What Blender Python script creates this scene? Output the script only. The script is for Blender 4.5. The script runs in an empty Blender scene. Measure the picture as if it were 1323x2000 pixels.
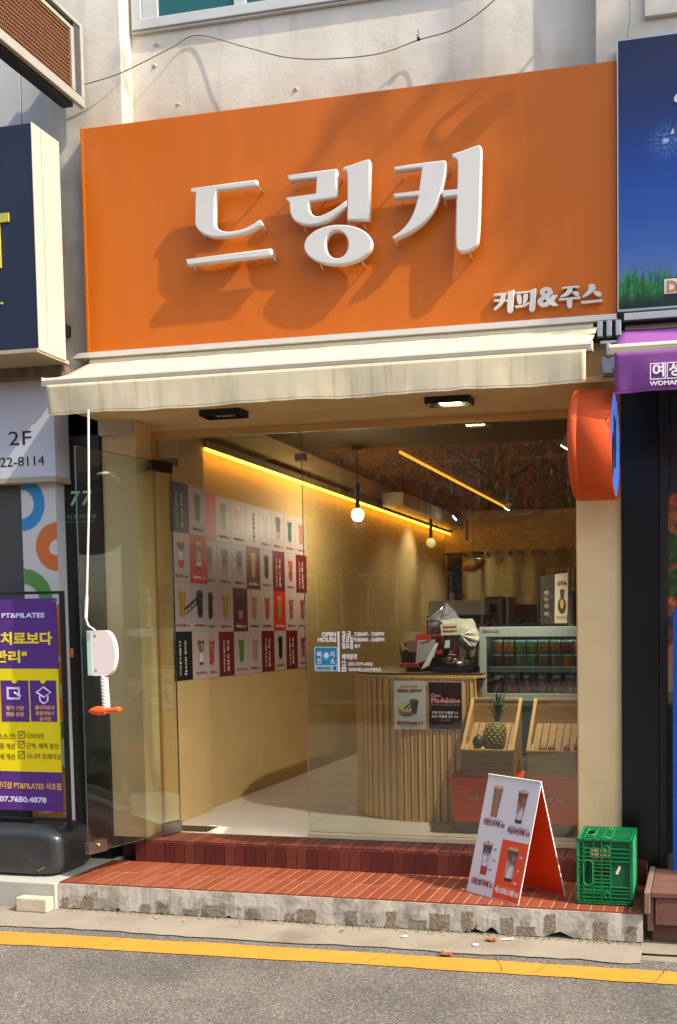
import bpy, bmesh, math, random
import numpy as np
from mathutils import Vector, Matrix, noise
R = math.radians
random.seed(7)
SC = bpy.context.scene
COL = SC.collection

# ------------------------------------------------------------------ camera
FPX, PPX, PPY = 1736.3, 1041.6, 1307.0
YAW, PITCH, ROLL = R(10.954), R(-2.898), R(-0.44)
CAM = Vector((0, 0, 1.5))
_f = Vector((-math.sin(YAW)*math.cos(PITCH), math.cos(YAW)*math.cos(PITCH), math.sin(PITCH)))
_r = Vector((math.cos(YAW), math.sin(YAW), 0)); _u = _r.cross(_f)
_r, _u = _r*math.cos(ROLL)+_u*math.sin(ROLL), -_r*math.sin(ROLL)+_u*math.cos(ROLL)
cd = bpy.data.cameras.new('camera'); cam = bpy.data.objects.new('camera', cd); COL.objects.link(cam)
cam.matrix_world = Matrix(((_r.x, _u.x, -_f.x, CAM.x), (_r.y, _u.y, -_f.y, CAM.y), (_r.z, _u.z, -_f.z, CAM.z), (0, 0, 0, 1)))
cd.sensor_fit = 'VERTICAL'; cd.sensor_height = 24; cd.lens = FPX/2000*24
cd.shift_x = (661.5-PPX)/2000; cd.shift_y = (PPY-1000)/2000
cd.clip_end = 500; cd.clip_start = 0.05
SC.camera = cam

# ------------------------------------------------------------------ sky and sun
SUN = Vector((0.70, -0.184, 0.735)).normalized()       # towards the sun
w = bpy.data.worlds.new('World'); SC.world = w; w.use_nodes = True
nt = w.node_tree; nt.nodes.clear()
sky = nt.nodes.new('ShaderNodeTexSky'); sky.sky_type = 'NISHITA'; sky.sun_disc = False
sky.sun_elevation = math.asin(SUN.z); sky.sun_rotation = math.atan2(SUN.x, SUN.y)
sky.air_density = 1.0; sky.dust_density = 2.5
bg = nt.nodes.new('ShaderNodeBackground'); bg.inputs['Strength'].default_value = 0.15
wo = nt.nodes.new('ShaderNodeOutputWorld')
nt.links.new(sky.outputs[0], bg.inputs['Color']); nt.links.new(bg.outputs[0], wo.inputs['Surface'])
sl = bpy.data.lights.new('sun', 'SUN'); sl.energy = 2.75; sl.angle = R(0.55); sl.color = (1, 0.88, 0.70)
so = bpy.data.objects.new('sun', sl); COL.objects.link(so)
so.rotation_euler = SUN.to_track_quat('Z', 'Y').to_euler()
SC.view_settings.view_transform = 'Standard'; SC.view_settings.look = 'None'
SC.view_settings.gamma = 1; SC.view_settings.exposure = 1.28
SC.view_settings.use_curve_mapping = False
SC.cycles.max_bounces = 8; SC.cycles.diffuse_bounces = 4; SC.cycles.transparent_max_bounces = 16
SC.cycles.glossy_bounces = 4; SC.cycles.sample_clamp_indirect = 6
SC.cycles.caustics_reflective = False; SC.cycles.caustics_refractive = False

# ------------------------------------------------------------------ geometry helpers
def P(x, y, X=None, Y=None, Z=None):
    """where the sight line of a photo pixel meets a wall (X or Y) or a level (Z)"""
    d = _f*FPX + _r*(x-PPX) - _u*(y-PPY)
    t = (X-CAM.x)/d.x if X is not None else (Y-CAM.y)/d.y if Y is not None else (Z-CAM.z)/d.z
    return CAM + d*t
def lin(c):
    if isinstance(c, str):
        c = [int(c[i:i+2], 16)/255 for i in (0, 2, 4)]
    return tuple(v/12.92 if v <= .04045 else ((v+.055)/1.055)**2.4 for v in c)

MATS = {}
def mat(name, col, rough=.6, var=.08, scale=6, bump=0, bscale=60, metal=0, spec=.4, dirt=None, dscale=3, dthr=.55, emit=None, es=0, coat=0, stretch=None):
    """procedural material: base colour with soft variation, optional dirt blotches and fine relief"""
    if name in MATS: return MATS[name]
    m = bpy.data.materials.new(name); m.use_nodes = True; MATS[name] = m
    n = m.node_tree.nodes; l = m.node_tree.links; b = n['Principled BSDF']
    c = lin(col)
    tc = n.new('ShaderNodeTexCoord')
    src = tc.outputs['Object']
    if stretch:
        mp = n.new('ShaderNodeMapping'); mp.inputs['Scale'].default_value = stretch
        l.new(src, mp.inputs[0]); src = mp.outputs[0]
    ns = n.new('ShaderNodeTexNoise'); ns.inputs['Scale'].default_value = scale; ns.inputs['Detail'].default_value = 6
    l.new(src, ns.inputs['Vector'])
    mr = n.new('ShaderNodeMapRange'); mr.inputs['From Min'].default_value = .3; mr.inputs['From Max'].default_value = .7
    mr.inputs['To Min'].default_value = 1-var; mr.inputs['To Max'].default_value = 1+var
    l.new(ns.outputs['Fac'], mr.inputs['Value'])
    vm = n.new('ShaderNodeVectorMath'); vm.operation = 'SCALE'; vm.inputs[0].default_value = c
    l.new(mr.outputs[0], vm.inputs['Scale'])
    out = vm.outputs[0]
    if dirt:
        n2 = n.new('ShaderNodeTexNoise'); n2.inputs['Scale'].default_value = dscale; n2.inputs['Detail'].default_value = 9; n2.inputs['Roughness'].default_value = .65
        l.new(src, n2.inputs['Vector'])
        m2 = n.new('ShaderNodeMapRange'); m2.inputs['From Min'].default_value = dthr; m2.inputs['From Max'].default_value = dthr+.18
        m2.inputs['To Max'].default_value = .75
        l.new(n2.outputs['Fac'], m2.inputs['Value'])
        mx = n.new('ShaderNodeMix'); mx.data_type = 'RGBA'
        l.new(m2.outputs[0], mx.inputs[0]); l.new(out, mx.inputs[6]); mx.inputs[7].default_value = (*lin(dirt), 1)
        out = mx.outputs[2]
    l.new(out, b.inputs['Base Color'])
    b.inputs['Roughness'].default_value = rough; b.inputs['Metallic'].default_value = metal
    b.inputs['Specular IOR Level'].default_value = spec
    if coat: b.inputs['Coat Weight'].default_value = coat; b.inputs['Coat Roughness'].default_value = .08
    if bump:
        n3 = n.new('ShaderNodeTexNoise'); n3.inputs['Scale'].default_value = bscale; n3.inputs['Detail'].default_value = 5
        l.new(src, n3.inputs['Vector'])
        bp = n.new('ShaderNodeBump'); bp.inputs['Strength'].default_value = bump; bp.inputs['Distance'].default_value = .006
        l.new(n3.outputs['Fac'], bp.inputs['Height']); l.new(bp.outputs[0], b.inputs['Normal'])
    if emit:
        b.inputs['Emission Color'].default_value = (*lin(emit), 1); b.inputs['Emission Strength'].default_value = es
    return m
def print_mat(name='print', rough=.5, coat=0):
    if name in MATS: return MATS[name]
    m = bpy.data.materials.new(name); m.use_nodes = True; MATS[name] = m
    n = m.node_tree.nodes; b = n['Principled BSDF']
    a = n.new('ShaderNodeVertexColor'); a.layer_name = 'Col'
    m.node_tree.links.new(a.outputs[0], b.inputs['Base Color']); b.inputs['Roughness'].default_value = rough
    b.inputs['Coat Weight'].default_value = coat
    return m
def glass_mat(name, tint, refl=1.0, rough=0.0, dirt=.0):
    if name in MATS: return MATS[name]
    m = bpy.data.materials.new(name); m.use_nodes = True; MATS[name] = m
    n = m.node_tree.nodes; l = m.node_tree.links; n.clear()
    t = n.new('ShaderNodeBsdfTransparent'); t.inputs[0].default_value = (*tint, 1)
    g = n.new('ShaderNodeBsdfGlossy'); g.inputs['Roughness'].default_value = rough; g.inputs[0].default_value = (.95, 1, .97, 1)
    fr = n.new('ShaderNodeFresnel'); fr.inputs[0].default_value = 1.5
    mu = n.new('ShaderNodeMath'); mu.operation = 'MULTIPLY'; mu.inputs[1].default_value = refl; mu.use_clamp = True
    l.new(fr.outputs[0], mu.inputs[0])
    mx = n.new('ShaderNodeMixShader'); l.new(mu.outputs[0], mx.inputs[0]); l.new(t.outputs[0], mx.inputs[1]); l.new(g.outputs[0], mx.inputs[2])
    last = mx.outputs[0]
    # faint waviness of float glass
    tc = n.new('ShaderNodeTexCoord'); ns = n.new('ShaderNodeTexNoise'); ns.inputs['Scale'].default_value = 1.6; l.new(tc.outputs['Object'], ns.inputs['Vector'])
    bp = n.new('ShaderNodeBump'); bp.inputs['Strength'].default_value = .04; bp.inputs['Distance'].default_value = .02
    l.new(ns.outputs['Fac'], bp.inputs['Height']); l.new(bp.outputs[0], g.inputs['Normal'])
    if dirt:
        d = n.new('ShaderNodeBsdfDiffuse'); d.inputs[0].default_value = (.6, .58, .5, 1)
        n2 = n.new('ShaderNodeTexNoise'); n2.inputs['Scale'].default_value = 7; n2.inputs['Detail'].default_value = 8; l.new(tc.outputs['Object'], n2.inputs['Vector'])
        mr = n.new('ShaderNodeMapRange'); mr.inputs['From Min'].default_value = .45; mr.inputs['From Max'].default_value = .8; mr.inputs['To Max'].default_value = dirt
        mr.inputs['To Min'].default_value = dirt*.25
        l.new(n2.outputs['Fac'], mr.inputs['Value'])
        m3 = n.new('ShaderNodeMixShader'); l.new(mr.outputs[0], m3.inputs[0]); l.new(last, m3.inputs[1]); l.new(d.outputs[0], m3.inputs[2]); last = m3.outputs[0]
    o = n.new('ShaderNodeOutputMaterial'); l.new(last, o.inputs['Surface'])
    return m

BASE = {}                                              # world position of each thing's Empty
def thing(name, label, cat, loc=(0, 0, 0), group=None):
    o = bpy.data.objects.new(name, None); COL.objects.link(o); o.empty_display_size = .1
    o.location = loc; BASE[o] = Vector(loc)
    o['label'] = label; o['category'] = cat
    if group: o['group'] = group
    return o
def tag(o, label=None, cat=None, group=None, kind=None):
    for k, v in (('label', label), ('category', cat), ('group', group), ('kind', kind)):
        if v: o[k] = v
    return o
def world_base(o):
    v = Vector((0, 0, 0))
    while o is not None:
        v += BASE.get(o, Vector(o.location)); o = o.parent
    return v
def link(name, me, m, parent=None, label=None, smooth=False, kind=None, origin=None):
    """me holds world coordinates; children are shifted so that they hang from their thing"""
    o = bpy.data.objects.new(name, me); COL.objects.link(o)
    off = Vector((0, 0, 0))
    if parent is not None:
        o.parent = parent; off = world_base(parent)
    if origin is not None:
        org = Vector(origin); o.location = org-off; me.transform(Matrix.Translation(-org)); 
    elif off.length > 0:
        me.transform(Matrix.Translation(-off)); 
    BASE[o] = Vector(o.location)
    if m is not None:
        for q in (m if isinstance(m, (list, tuple)) else [m]): me.materials.append(q)
    if smooth:
        for p in me.polygons: p.use_smooth = True
    if label: o['label'] = label
    if kind: o['kind'] = kind
    return o
class MB:
    def __init__(s): s.bm = bmesh.new()
    def box(s, x0, x1, y0, y1, z0, z1, bev=0):
        r = bmesh.ops.create_cube(s.bm, size=1)
        for v in r['verts']:
            v.co = Vector(((x0+x1)/2+v.co.x*(x1-x0), (y0+y1)/2+v.co.y*(y1-y0), (z0+z1)/2+v.co.z*(z1-z0)))
        if bev:
            es = {e for v in r['verts'] for e in v.link_edges}
            bmesh.ops.bevel(s.bm, geom=list(es), offset=bev, segments=2, affect='EDGES', profile=.6)
        return s
    def obox(s, c, ax, ay, az, bev=0):
        """oriented box: centre and three half-axis vectors"""
        r = bmesh.ops.create_cube(s.bm, size=2); c = Vector(c); ax, ay, az = Vector(ax), Vector(ay), Vector(az)
        for v in r['verts']: v.co = c + ax*v.co.x + ay*v.co.y + az*v.co.z
        if bev:
            es = {e for v in r['verts'] for e in v.link_edges}
            bmesh.ops.bevel(s.bm, geom=list(es), offset=bev, segments=2, affect='EDGES')
        return s
    def quad(s, *ps):
        s.bm.faces.new([s.bm.verts.new(p) for p in ps]); return s
    def prism(s, pts, d):
        """polygon (3D points) extruded by vector d"""
        d = Vector(d); a = [s.bm.verts.new(p) for p in pts]; b = [s.bm.verts.new(Vector(p)+d) for p in pts]
        s.bm.faces.new(a); s.bm.faces.new(b[::-1])
        for i in range(len(a)):
            j = (i+1) % len(a); s.bm.faces.new((a[j], a[i], b[i], b[j]))
        return s
    def tube(s, pts, r, n=8, close=True):
        pts = [Vector(p) for p in pts]; rs = r if isinstance(r, (list, tuple)) else [r]*len(pts)
        rings = []; prev = None
        for i, p in enumerate(pts):
            t = (pts[min(i+1, len(pts)-1)]-pts[max(i-1, 0)]).normalized()
            if prev is None:
                a = t.cross(Vector((0, 0, 1)) if abs(t.z) < .9 else Vector((1, 0, 0))).normalized()
            else:
                a = (prev - t*prev.dot(t)).normalized()
            prev = a; b = t.cross(a)
            rings.append([s.bm.verts.new(p+(a*math.cos(k*2*math.pi/n)+b*math.sin(k*2*math.pi/n))*rs[i]) for k in range(n)])
        for u, v in zip(rings, rings[1:]):
            for k in range(n): s.bm.faces.new((u[k], u[(k+1) % n], v[(k+1) % n], v[k]))
        if close: s.bm.faces.new(rings[0][::-1]); s.bm.faces.new(rings[-1])
        return s
    def lathe(s, prof, c, n=24, axis='Z'):
        c = Vector(c); rings = []
        for r_, h in prof:
            ring = []
            for k in range(n):
                a = k*2*math.pi/n; x, y = r_*math.cos(a), r_*math.sin(a)
                co = Vector((x, y, h)) if axis == 'Z' else Vector((h, x, y)) if axis == 'X' else Vector((x, h, y))
                ring.append(s.bm.verts.new(c+co))
            rings.append(ring)
        for u, v in zip(rings, rings[1:]):
            for k in range(n): s.bm.faces.new((u[k], u[(k+1) % n], v[(k+1) % n], v[k]))
        if prof[0][0] > 1e-5: s.bm.faces.new(rings[0][::-1])
        if prof[-1][0] > 1e-5: s.bm.faces.new(rings[-1])
        return s
    def ball(s, c, r, seg=16, sq=(1, 1, 1)):
        q = bmesh.ops.create_uvsphere(s.bm, u_segments=seg, v_segments=seg//2+2, radius=r)
        for v in q['verts']: v.co = Vector(c)+Vector((v.co.x*sq[0], v.co.y*sq[1], v.co.z*sq[2]))
        return s
    def mesh(s, name='m'):
        bmesh.ops.recalc_face_normals(s.bm, faces=s.bm.faces[:])
        me = bpy.data.meshes.new(name); s.bm.to_mesh(me); s.bm.free(); return me
    def out(s, name, m, parent=None, **k): return link(name, s.mesh(name), m, parent, **k)
def struct(name, mb, m, **k):
    o = mb.out(name, m, **k); o['kind'] = 'structure'; return o

XR, YR, ZU = Vector((1, 0, 0)), Vector((0, 1, 0)), Vector((0, 0, 1))
def printed(name, O, Rt, U, wd, ht, nx, ny, fn, parent, m=None, label=None, kind=None, extra=None):
    """flat print: a grid of wd x ht from corner O, fn(u metres, v metres) -> sRGB"""
    O, Rt, U = Vector(O), Vector(Rt), Vector(U)
    vs, fs, cs = [], [], []
    for j in range(ny+1):
        for i in range(nx+1):
            u, v = wd*i/nx, ht*j/ny
            p = O+Rt*u+U*v
            if extra: p = extra(p, u, v)
            vs.append(p); cs.append((*lin(fn(u, v)), 1))
    for j in range(ny):
        for i in range(nx):
            a = j*(nx+1)+i; fs.append((a, a+1, a+nx+2, a+nx+1))
    me = bpy.data.meshes.new(name); me.from_pydata(vs, [], fs)
    at = me.color_attributes.new('Col', 'FLOAT_COLOR', 'POINT')
    at.data.foreach_set('color', [c for q in cs for c in q])
    return link(name, me, m or print_mat(), parent, label=label, kind=kind)
def flat_shapes(name, shapes, O, Rt, U, parent, m=None):
    """flat printed shapes: list of (polygon points (u,v), sRGB), each 0.2 mm over the last"""
    O, Rt, U = Vector(O), Vector(Rt), Vector(U); N = Rt.cross(U)
    vs, fs, cs = [], [], []
    for k, (pl, c) in enumerate(shapes):
        b = len(vs)
        for (u, v) in pl: vs.append(O+Rt*u+U*v+N*(k*.0002)); cs.append((*lin(c), 1))
        fs.append(tuple(range(b, b+len(pl))))
    me = bpy.data.meshes.new(name); me.from_pydata(vs, [], fs)
    at = me.color_attributes.new('Col', 'FLOAT_COLOR', 'POINT'); at.data.foreach_set('color', [c for q in cs for c in q])
    return link(name, me, m or print_mat(), parent)
def ell(cx, cy, rx, ry, n=20, a0=0, rot=0):
    o = []
    for k in range(n):
        a = a0+k*2*math.pi/n; x, y = rx*math.cos(a), ry*math.sin(a)
        o.append((cx+x*math.cos(rot)-y*math.sin(rot), cy+x*math.sin(rot)+y*math.cos(rot)))
    return o
def text_mesh(body, size, bold=0, extrude=.0006, res=3, align='LEFT', space=1, shear=0):
    cu = bpy.data.curves.new('lettering', 'FONT'); cu.body = body; cu.size = size; cu.offset = bold*size
    cu.extrude = extrude; cu.resolution_u = res; cu.align_x = align; cu.space_character = space; cu.shear = shear
    o = bpy.data.objects.new('lettering', cu); COL.objects.link(o)
    dg = bpy.context.evaluated_depsgraph_get(); me = bpy.data.meshes.new_from_object(o.evaluated_get(dg))
    bpy.data.objects.remove(o); bpy.data.curves.remove(cu)
    return me
def text(body, O, size, m, parent, Rt=XR, U=ZU, bold=0, extrude=.0006, width=None, align='LEFT', name='lettering', sx=1, res=3, shear=0):
    """lettering standing on a surface, O = baseline corner; width fixes its length"""
    me = text_mesh(body, size, bold, extrude, res, align, shear=shear)
    if not me.vertices: return None
    if width:
        xs = [v.co.x for v in me.vertices]; sx = width/(max(xs)-min(xs))
    Rt, U = Vector(Rt).normalized(), Vector(U).normalized(); N = Rt.cross(U)
    M = Matrix(((Rt.x*sx, U.x, N.x, O[0]), (Rt.y*sx, U.y, N.y, O[1]), (Rt.z*sx, U.z, N.z, O[2]), (0, 0, 0, 1)))
    me.transform(M)
    me.materials.clear()
    return link(name, me, m, parent)
def chaikin(pts):
    """points with a third element True are rounded off"""
    for it in range(3):
        o = []
        n = len(pts)
        for i, p in enumerate(pts):
            if len(p) > 2 and p[2]:
                a, b = pts[i-1], pts[(i+1) % n]
                o.append((p[0]*.75+a[0]*.25, p[1]*.75+a[1]*.25, True)); o.append((p[0]*.75+b[0]*.25, p[1]*.75+b[1]*.25, True))
            else: o.append(p)
        pts = o
    return [(p[0], p[1]) for p in pts]
def glyph(name, loops, Yf, thick, bevel, m, parent):
    """solid letter: loops of (X, Z) at front plane Yf, going back by thick"""
    cu = bpy.data.curves.new(name, 'CURVE'); cu.dimensions = '2D'; cu.fill_mode = 'BOTH'
    cu.extrude = thick/2-bevel; cu.bevel_depth = bevel; cu.bevel_resolution = 2; cu.offset = -bevel
    for lp in loops:
        s = cu.splines.new('POLY'); s.points.add(len(lp)-1)
        for q, p in zip(s.points, lp): q.co = (p[0], p[1], 0, 1)
        s.use_cyclic_u = True
    o = bpy.data.objects.new(name, cu); COL.objects.link(o)
    me = bpy.data.meshes.new_from_object(o.evaluated_get(bpy.context.evaluated_depsgraph_get()))
    bpy.data.objects.remove(o)
    me.transform(Matrix(((1, 0, 0, 0), (0, 0, -1, Yf+thick/2), (0, 1, 0, 0), (0, 0, 0, 1))))
    me.materials.clear()
    return link(name, me, m, parent)
def copy_thing(o, loc, label=None):
    """copy of a thing with its parts and sub-parts"""
    c = o.copy(); COL.objects.link(c); c.location = loc; BASE[c] = Vector(loc)
    if label: c['label'] = label
    for ch in o.children:
        d = ch.copy(); COL.objects.link(d); d.parent = c
        for g in ch.children:
            e = g.copy(); COL.objects.link(e); e.parent = d
    return c
def fbm(x, y, z=0, o=4): return noise.fractal(Vector((x, y, z)), .7, 2.1, o)

# ------------------------------------------------------------------ materials
M_wall = mat('weathered_stucco', 'C9C2B0', .85, .07, 3, bump=.35, bscale=30, dirt='A3947A', dscale=2.2, dthr=.58)
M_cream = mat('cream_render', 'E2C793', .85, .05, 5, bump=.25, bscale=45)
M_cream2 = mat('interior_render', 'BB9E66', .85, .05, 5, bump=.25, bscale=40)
M_black = mat('black_cladding', '121317', .32, .1, 4, spec=.5)
M_orange = mat('orange_sign_sheet', 'C4640A', .5, .05, 2.5, spec=.35, dirt='B9601C', dscale=2.2, dthr=.6, stretch=(4, 1, .5), bump=.05, bscale=6)
M_white = mat('white_enamel', 'CFCDC5', .35, .03, 5, spec=.5)
M_alu = mat('aluminium', 'B9B9B4', .4, .06, 8, metal=.7)
M_steel = mat('steel', '9A9A9A', .28, .05, 8, metal=1)
M_dark = mat('dark_plastic', '17171A', .5, .1, 6)
M_darkmetal = mat('dark_metal', '2B2A29', .4, .1, 6, metal=.5)
M_awn = mat('cream_awning_fabric', 'CFC3A2', .9, .04, 4, bump=.1, bscale=300, dirt='A39270', dscale=2.5, dthr=.54, stretch=(9, 1, .6))
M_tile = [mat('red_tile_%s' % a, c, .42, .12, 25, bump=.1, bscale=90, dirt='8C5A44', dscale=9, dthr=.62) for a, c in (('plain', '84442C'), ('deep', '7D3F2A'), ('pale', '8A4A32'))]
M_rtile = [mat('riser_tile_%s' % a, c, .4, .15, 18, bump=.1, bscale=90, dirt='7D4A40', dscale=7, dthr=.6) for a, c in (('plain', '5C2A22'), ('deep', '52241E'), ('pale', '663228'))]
M_grout = mat('grout', 'A88F7A', .95, .25, 9, bump=.2)
M_conc = mat('whitewashed_concrete', 'B5AFA2', .9, .1, 9, bump=.5, bscale=45, dirt='5F5646', dscale=7, dthr=.50)
M_agg = mat('exposed_aggregate', '857B69', .95, .35, 60, bump=.8, bscale=90, dirt='544B3E', dscale=14, dthr=.5)
M_apron = mat('cement_apron', '8C8474', .92, .08, 5, bump=.4, bscale=70, dirt='6F6656', dscale=2.2, dthr=.5)
M_wood = mat('pale_wood', 'D8AE6E', .6, .12, 5, stretch=(20, 20, 1.2), bump=.1, bscale=40)
M_cratewood = mat('crate_wood', 'A67F4E', .7, .12, 6, stretch=(1.5, 14, 14), bump=.1, bscale=40)
M_obin = mat('orange_bin_plastic', 'EE5426', .4, .04, 5)
M_green = mat('green_crate_plastic', '0D8048', .42, .12, 14, spec=.5, dirt='4F9A78', dscale=14, dthr=.66)
M_greend = mat('green_crate_panel', '065231', .5, .1, 8)
M_ink = mat('black_ink', '1A1A1C', .6, 0)
M_wink = mat('white_ink', 'E9E7E2', .6, 0)
M_lav = mat('lavender_ink', 'D5CBEA', .6, 0)
M_yink = mat('yellow_ink', 'E9D326', .6, 0)
M_gold = mat('gold_ink', 'D9A84A', .6, 0)
M_redink = mat('red_ink', '8E2A2C', .6, 0)
M_pinkink = mat('pink_ink', 'E79AA0', .6, 0)
M_greyink = mat('grey_ink', 'A59E9C', .6, 0)
M_shopglass = glass_mat('shop_window_glass', (.94, .955, .91), 1.25, dirt=.008)
M_doorglass = glass_mat('door_glass', (.94, .97, .92), .9, dirt=.008)
M_clear = glass_mat('clear_glass', (.93, .97, .95), .8)

# ================================================================== SETTING
Zs, Zf = .145, .272            # lower step, shop floor
Yst, Yr, Yg = 4.12, 4.567, 4.785
# asphalt
def asphalt():
    m = bpy.data.materials.new('asphalt'); m.use_nodes = True
    n = m.node_tree.nodes; l = m.node_tree.links; b = n['Principled BSDF']
    tc = n.new('ShaderNodeTexCoord')
    v = n.new('ShaderNodeTexVoronoi'); v.inputs['Scale'].default_value = 205; l.new(tc.outputs['Object'], v.inputs['Vector'])
    sep = n.new('ShaderNodeSeparateColor'); l.new(v.outputs['Color'], sep.inputs[0])
    cr = n.new('ShaderNodeValToRGB'); l.new(sep.outputs[0], cr.inputs[0])
    e = cr.color_ramp.elements
    e[0].position = 0; e[0].color = (.058, .053, .047, 1); e[1].position = 1; e[1].color = (.27, .245, .205, 1)
    for p, c in ((.45, (.095, .087, .077, 1)), (.72, (.13, .117, .10, 1)), (.9, (.20, .175, .145, 1))):
        q = e.new(p); q.color = c
    ns = n.new('ShaderNodeTexNoise'); ns.inputs['Scale'].default_value = 1.6; ns.inputs['Detail'].default_value = 7; l.new(tc.outputs['Object'], ns.inputs['Vector'])
    mr = n.new('ShaderNodeMapRange'); mr.inputs['From Min'].default_value = .3; mr.inputs['From Max'].default_value = .7; mr.inputs['To Min'].default_value = .82; mr.inputs['To Max'].default_value = 1.55
    l.new(ns.outputs['Fac'], mr.inputs[0])
    vm = n.new('ShaderNodeVectorMath'); vm.operation = 'SCALE'; l.new(cr.outputs[0], vm.inputs[0]); l.new(mr.outputs[0], vm.inputs['Scale'])
    l.new(vm.outputs[0], b.inputs['Base Color']); b.inputs['Roughness'].default_value = .9
    bp = n.new('ShaderNodeBump'); bp.inputs['Strength'].default_value = .8; bp.inputs['Distance'].default_value = .004
    l.new(v.outputs['Distance'], bp.inputs['Height']); bp.invert = True; l.new(bp.outputs[0], b.inputs['Normal'])
    return m
M_asph = asphalt()
M_ground = mat('ground_earth', '8A8272', .95, .15, 2, bump=.3)
struct('ground', MB().quad((-150, -150, -.012), (150, -150, -.012), (150, 150, -.012), (-150, 150, -.012)), M_ground)
struct('road', MB().quad((-40, -5.2, -.006), (40, -5.2, -.006), (40, 3.93, -.006), (-40, 3.93, -.006)), M_asph)
# cement apron between road and shops, with an uneven inner and outer edge
def strip(name, x0, x1, ya, yb, z, m, jag=.006, n=160, th=0):
    b = MB(); lo, hi = [], []
    for i in range(n+1):
        x = x0+(x1-x0)*i/n
        lo.append(b.bm.verts.new((x, ya(x)+fbm(x*3, 1.3)*jag, z))); hi.append(b.bm.verts.new((x, yb(x)+fbm(x*3, 7.7)*jag, z)))
    for i in range(n): b.bm.faces.new((lo[i], lo[i+1], hi[i+1], hi[i]))
    return b
struct('cement_apron', strip('a', -12, -.28, lambda x: 3.86+.012*(x+1.6), lambda x: 4.35, 0.0, M_apron, .02, 300), M_apron)
struct('cement_apron', strip('a', -.283, 8, lambda x: 4.0, lambda x: 4.7, -.001, M_apron, .02, 100), M_ground)
M_yellow = mat('yellow_road_paint', 'C9852A', .8, .08, 6, bump=.5, bscale=120, dirt='94763F', dscale=28, dthr=.56)
struct('yellow_line', strip('y', -14, 9, lambda x: 3.655+.02*(x+1.6)-.006*(x+1.6)**2*(x < 0), lambda x: 3.80+.012*(x+1.6)-.006*(x+1.6)**2*(x < 0), -.002, M_yellow, .008, 500), M_yellow)

for k, (px, py, lean) in enumerate(((742, 1868, .03), (976, 1884, -.035), (1062, 1888, .02), (225, 1838, .015), (1290, 1905, .02))):
    c = P(px, py, Z=-.002); pts = [(c.x-lean+lean*2*j/6+random.uniform(-.006, .006), c.y-.075+.15*j/6, -.0008) for j in range(7)]
    b = MB(); wv = [.0012+.002*random.random() for _ in pts]
    L_ = [b.bm.verts.new((p[0]-w_, p[1], p[2])) for p, w_ in zip(pts, wv)]; R_ = [b.bm.verts.new((p[0]+w_, p[1], p[2])) for p, w_ in zip(pts, wv)]
    for j in range(6): b.bm.faces.new((L_[j], R_[j], R_[j+1], L_[j+1]))
    struct('paint_crack', b, mat('crack_dark', '5A4A32', .9))

# ---- tiled entrance steps
X0, X1 = -3.393, -.283
st = thing('entrance_steps', 'red tiled double step with chipped whitewashed concrete front below the cafe', 'steps', (-1.84, 4.3, 0))
# front slab with ragged lower edge
b = MB(); top, bot = [], []
N = 260
void = [(-2.41, .025, .014), (-1.10, .05, .022), (-1.01, .035, .034), (-.68, .07, .030)]
for i in range(N+1):
    x = X0+(X1-X0)*i/N
    z = .002+abs(fbm(x*9, 3))*.006+abs(fbm(x*30, 5))*.006
    for (c, wv, h) in void:
        if abs(x-c) < wv: z += h*(1-abs((x-c)/wv))**.7*(0.9+.5*fbm(x*40, 2))
    y = Yst+fbm(x*5, 9)*.004
    top.append((x, y, Zs-.009)); bot.append((x, y, max(z, .001)))
vt = [b.bm.verts.new(p) for p in top]; vb = [b.bm.verts.new(p) for p in bot]; 
vm = [b.bm.verts.new(((p[0]), p[1]+fbm(p[0]*6, 4)*.006-.002, .075+.01*fbm(p[0]*8, 1))) for p in top]
vbb = [b.bm.verts.new((p[0], p[1]+.09, p[2])) for p in bot]; vtt = [b.bm.verts.new((p[0], p[1]+.12, p[2])) for p in top]
for i in range(N):
    b.bm.faces.new((vb[i], vb[i+1], vm[i+1], vm[i])); b.bm.faces.new((vm[i], vm[i+1], vt[i+1], vt[i]))
    b.bm.faces.new((vb[i+1], vb[i], vbb[i], vbb[i+1])); b.bm.faces.new((vt[i], vt[i+1], vtt[i+1], vtt[i]))
b.out('front_slab', M_conc, st, smooth=False)
b = MB().box(X0, X1, Yst+.085, Yr+.02, .0, Zs-.008); b.box(X0+.0, X1, Yst+.0, Yst+.09, .02, Zs-.0085) if False else None
b.out('bed', M_agg, st)
MB().box(X1-.03, X1-.002, Yst+.008, Yr, .004, Zs-.008).out('end_slab', M_conc, st)
MB().box(X0+.001, X0+.03, Yst+.008, Yr, .004, Zs-.008).out('end_slab', M_conc, st)
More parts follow.
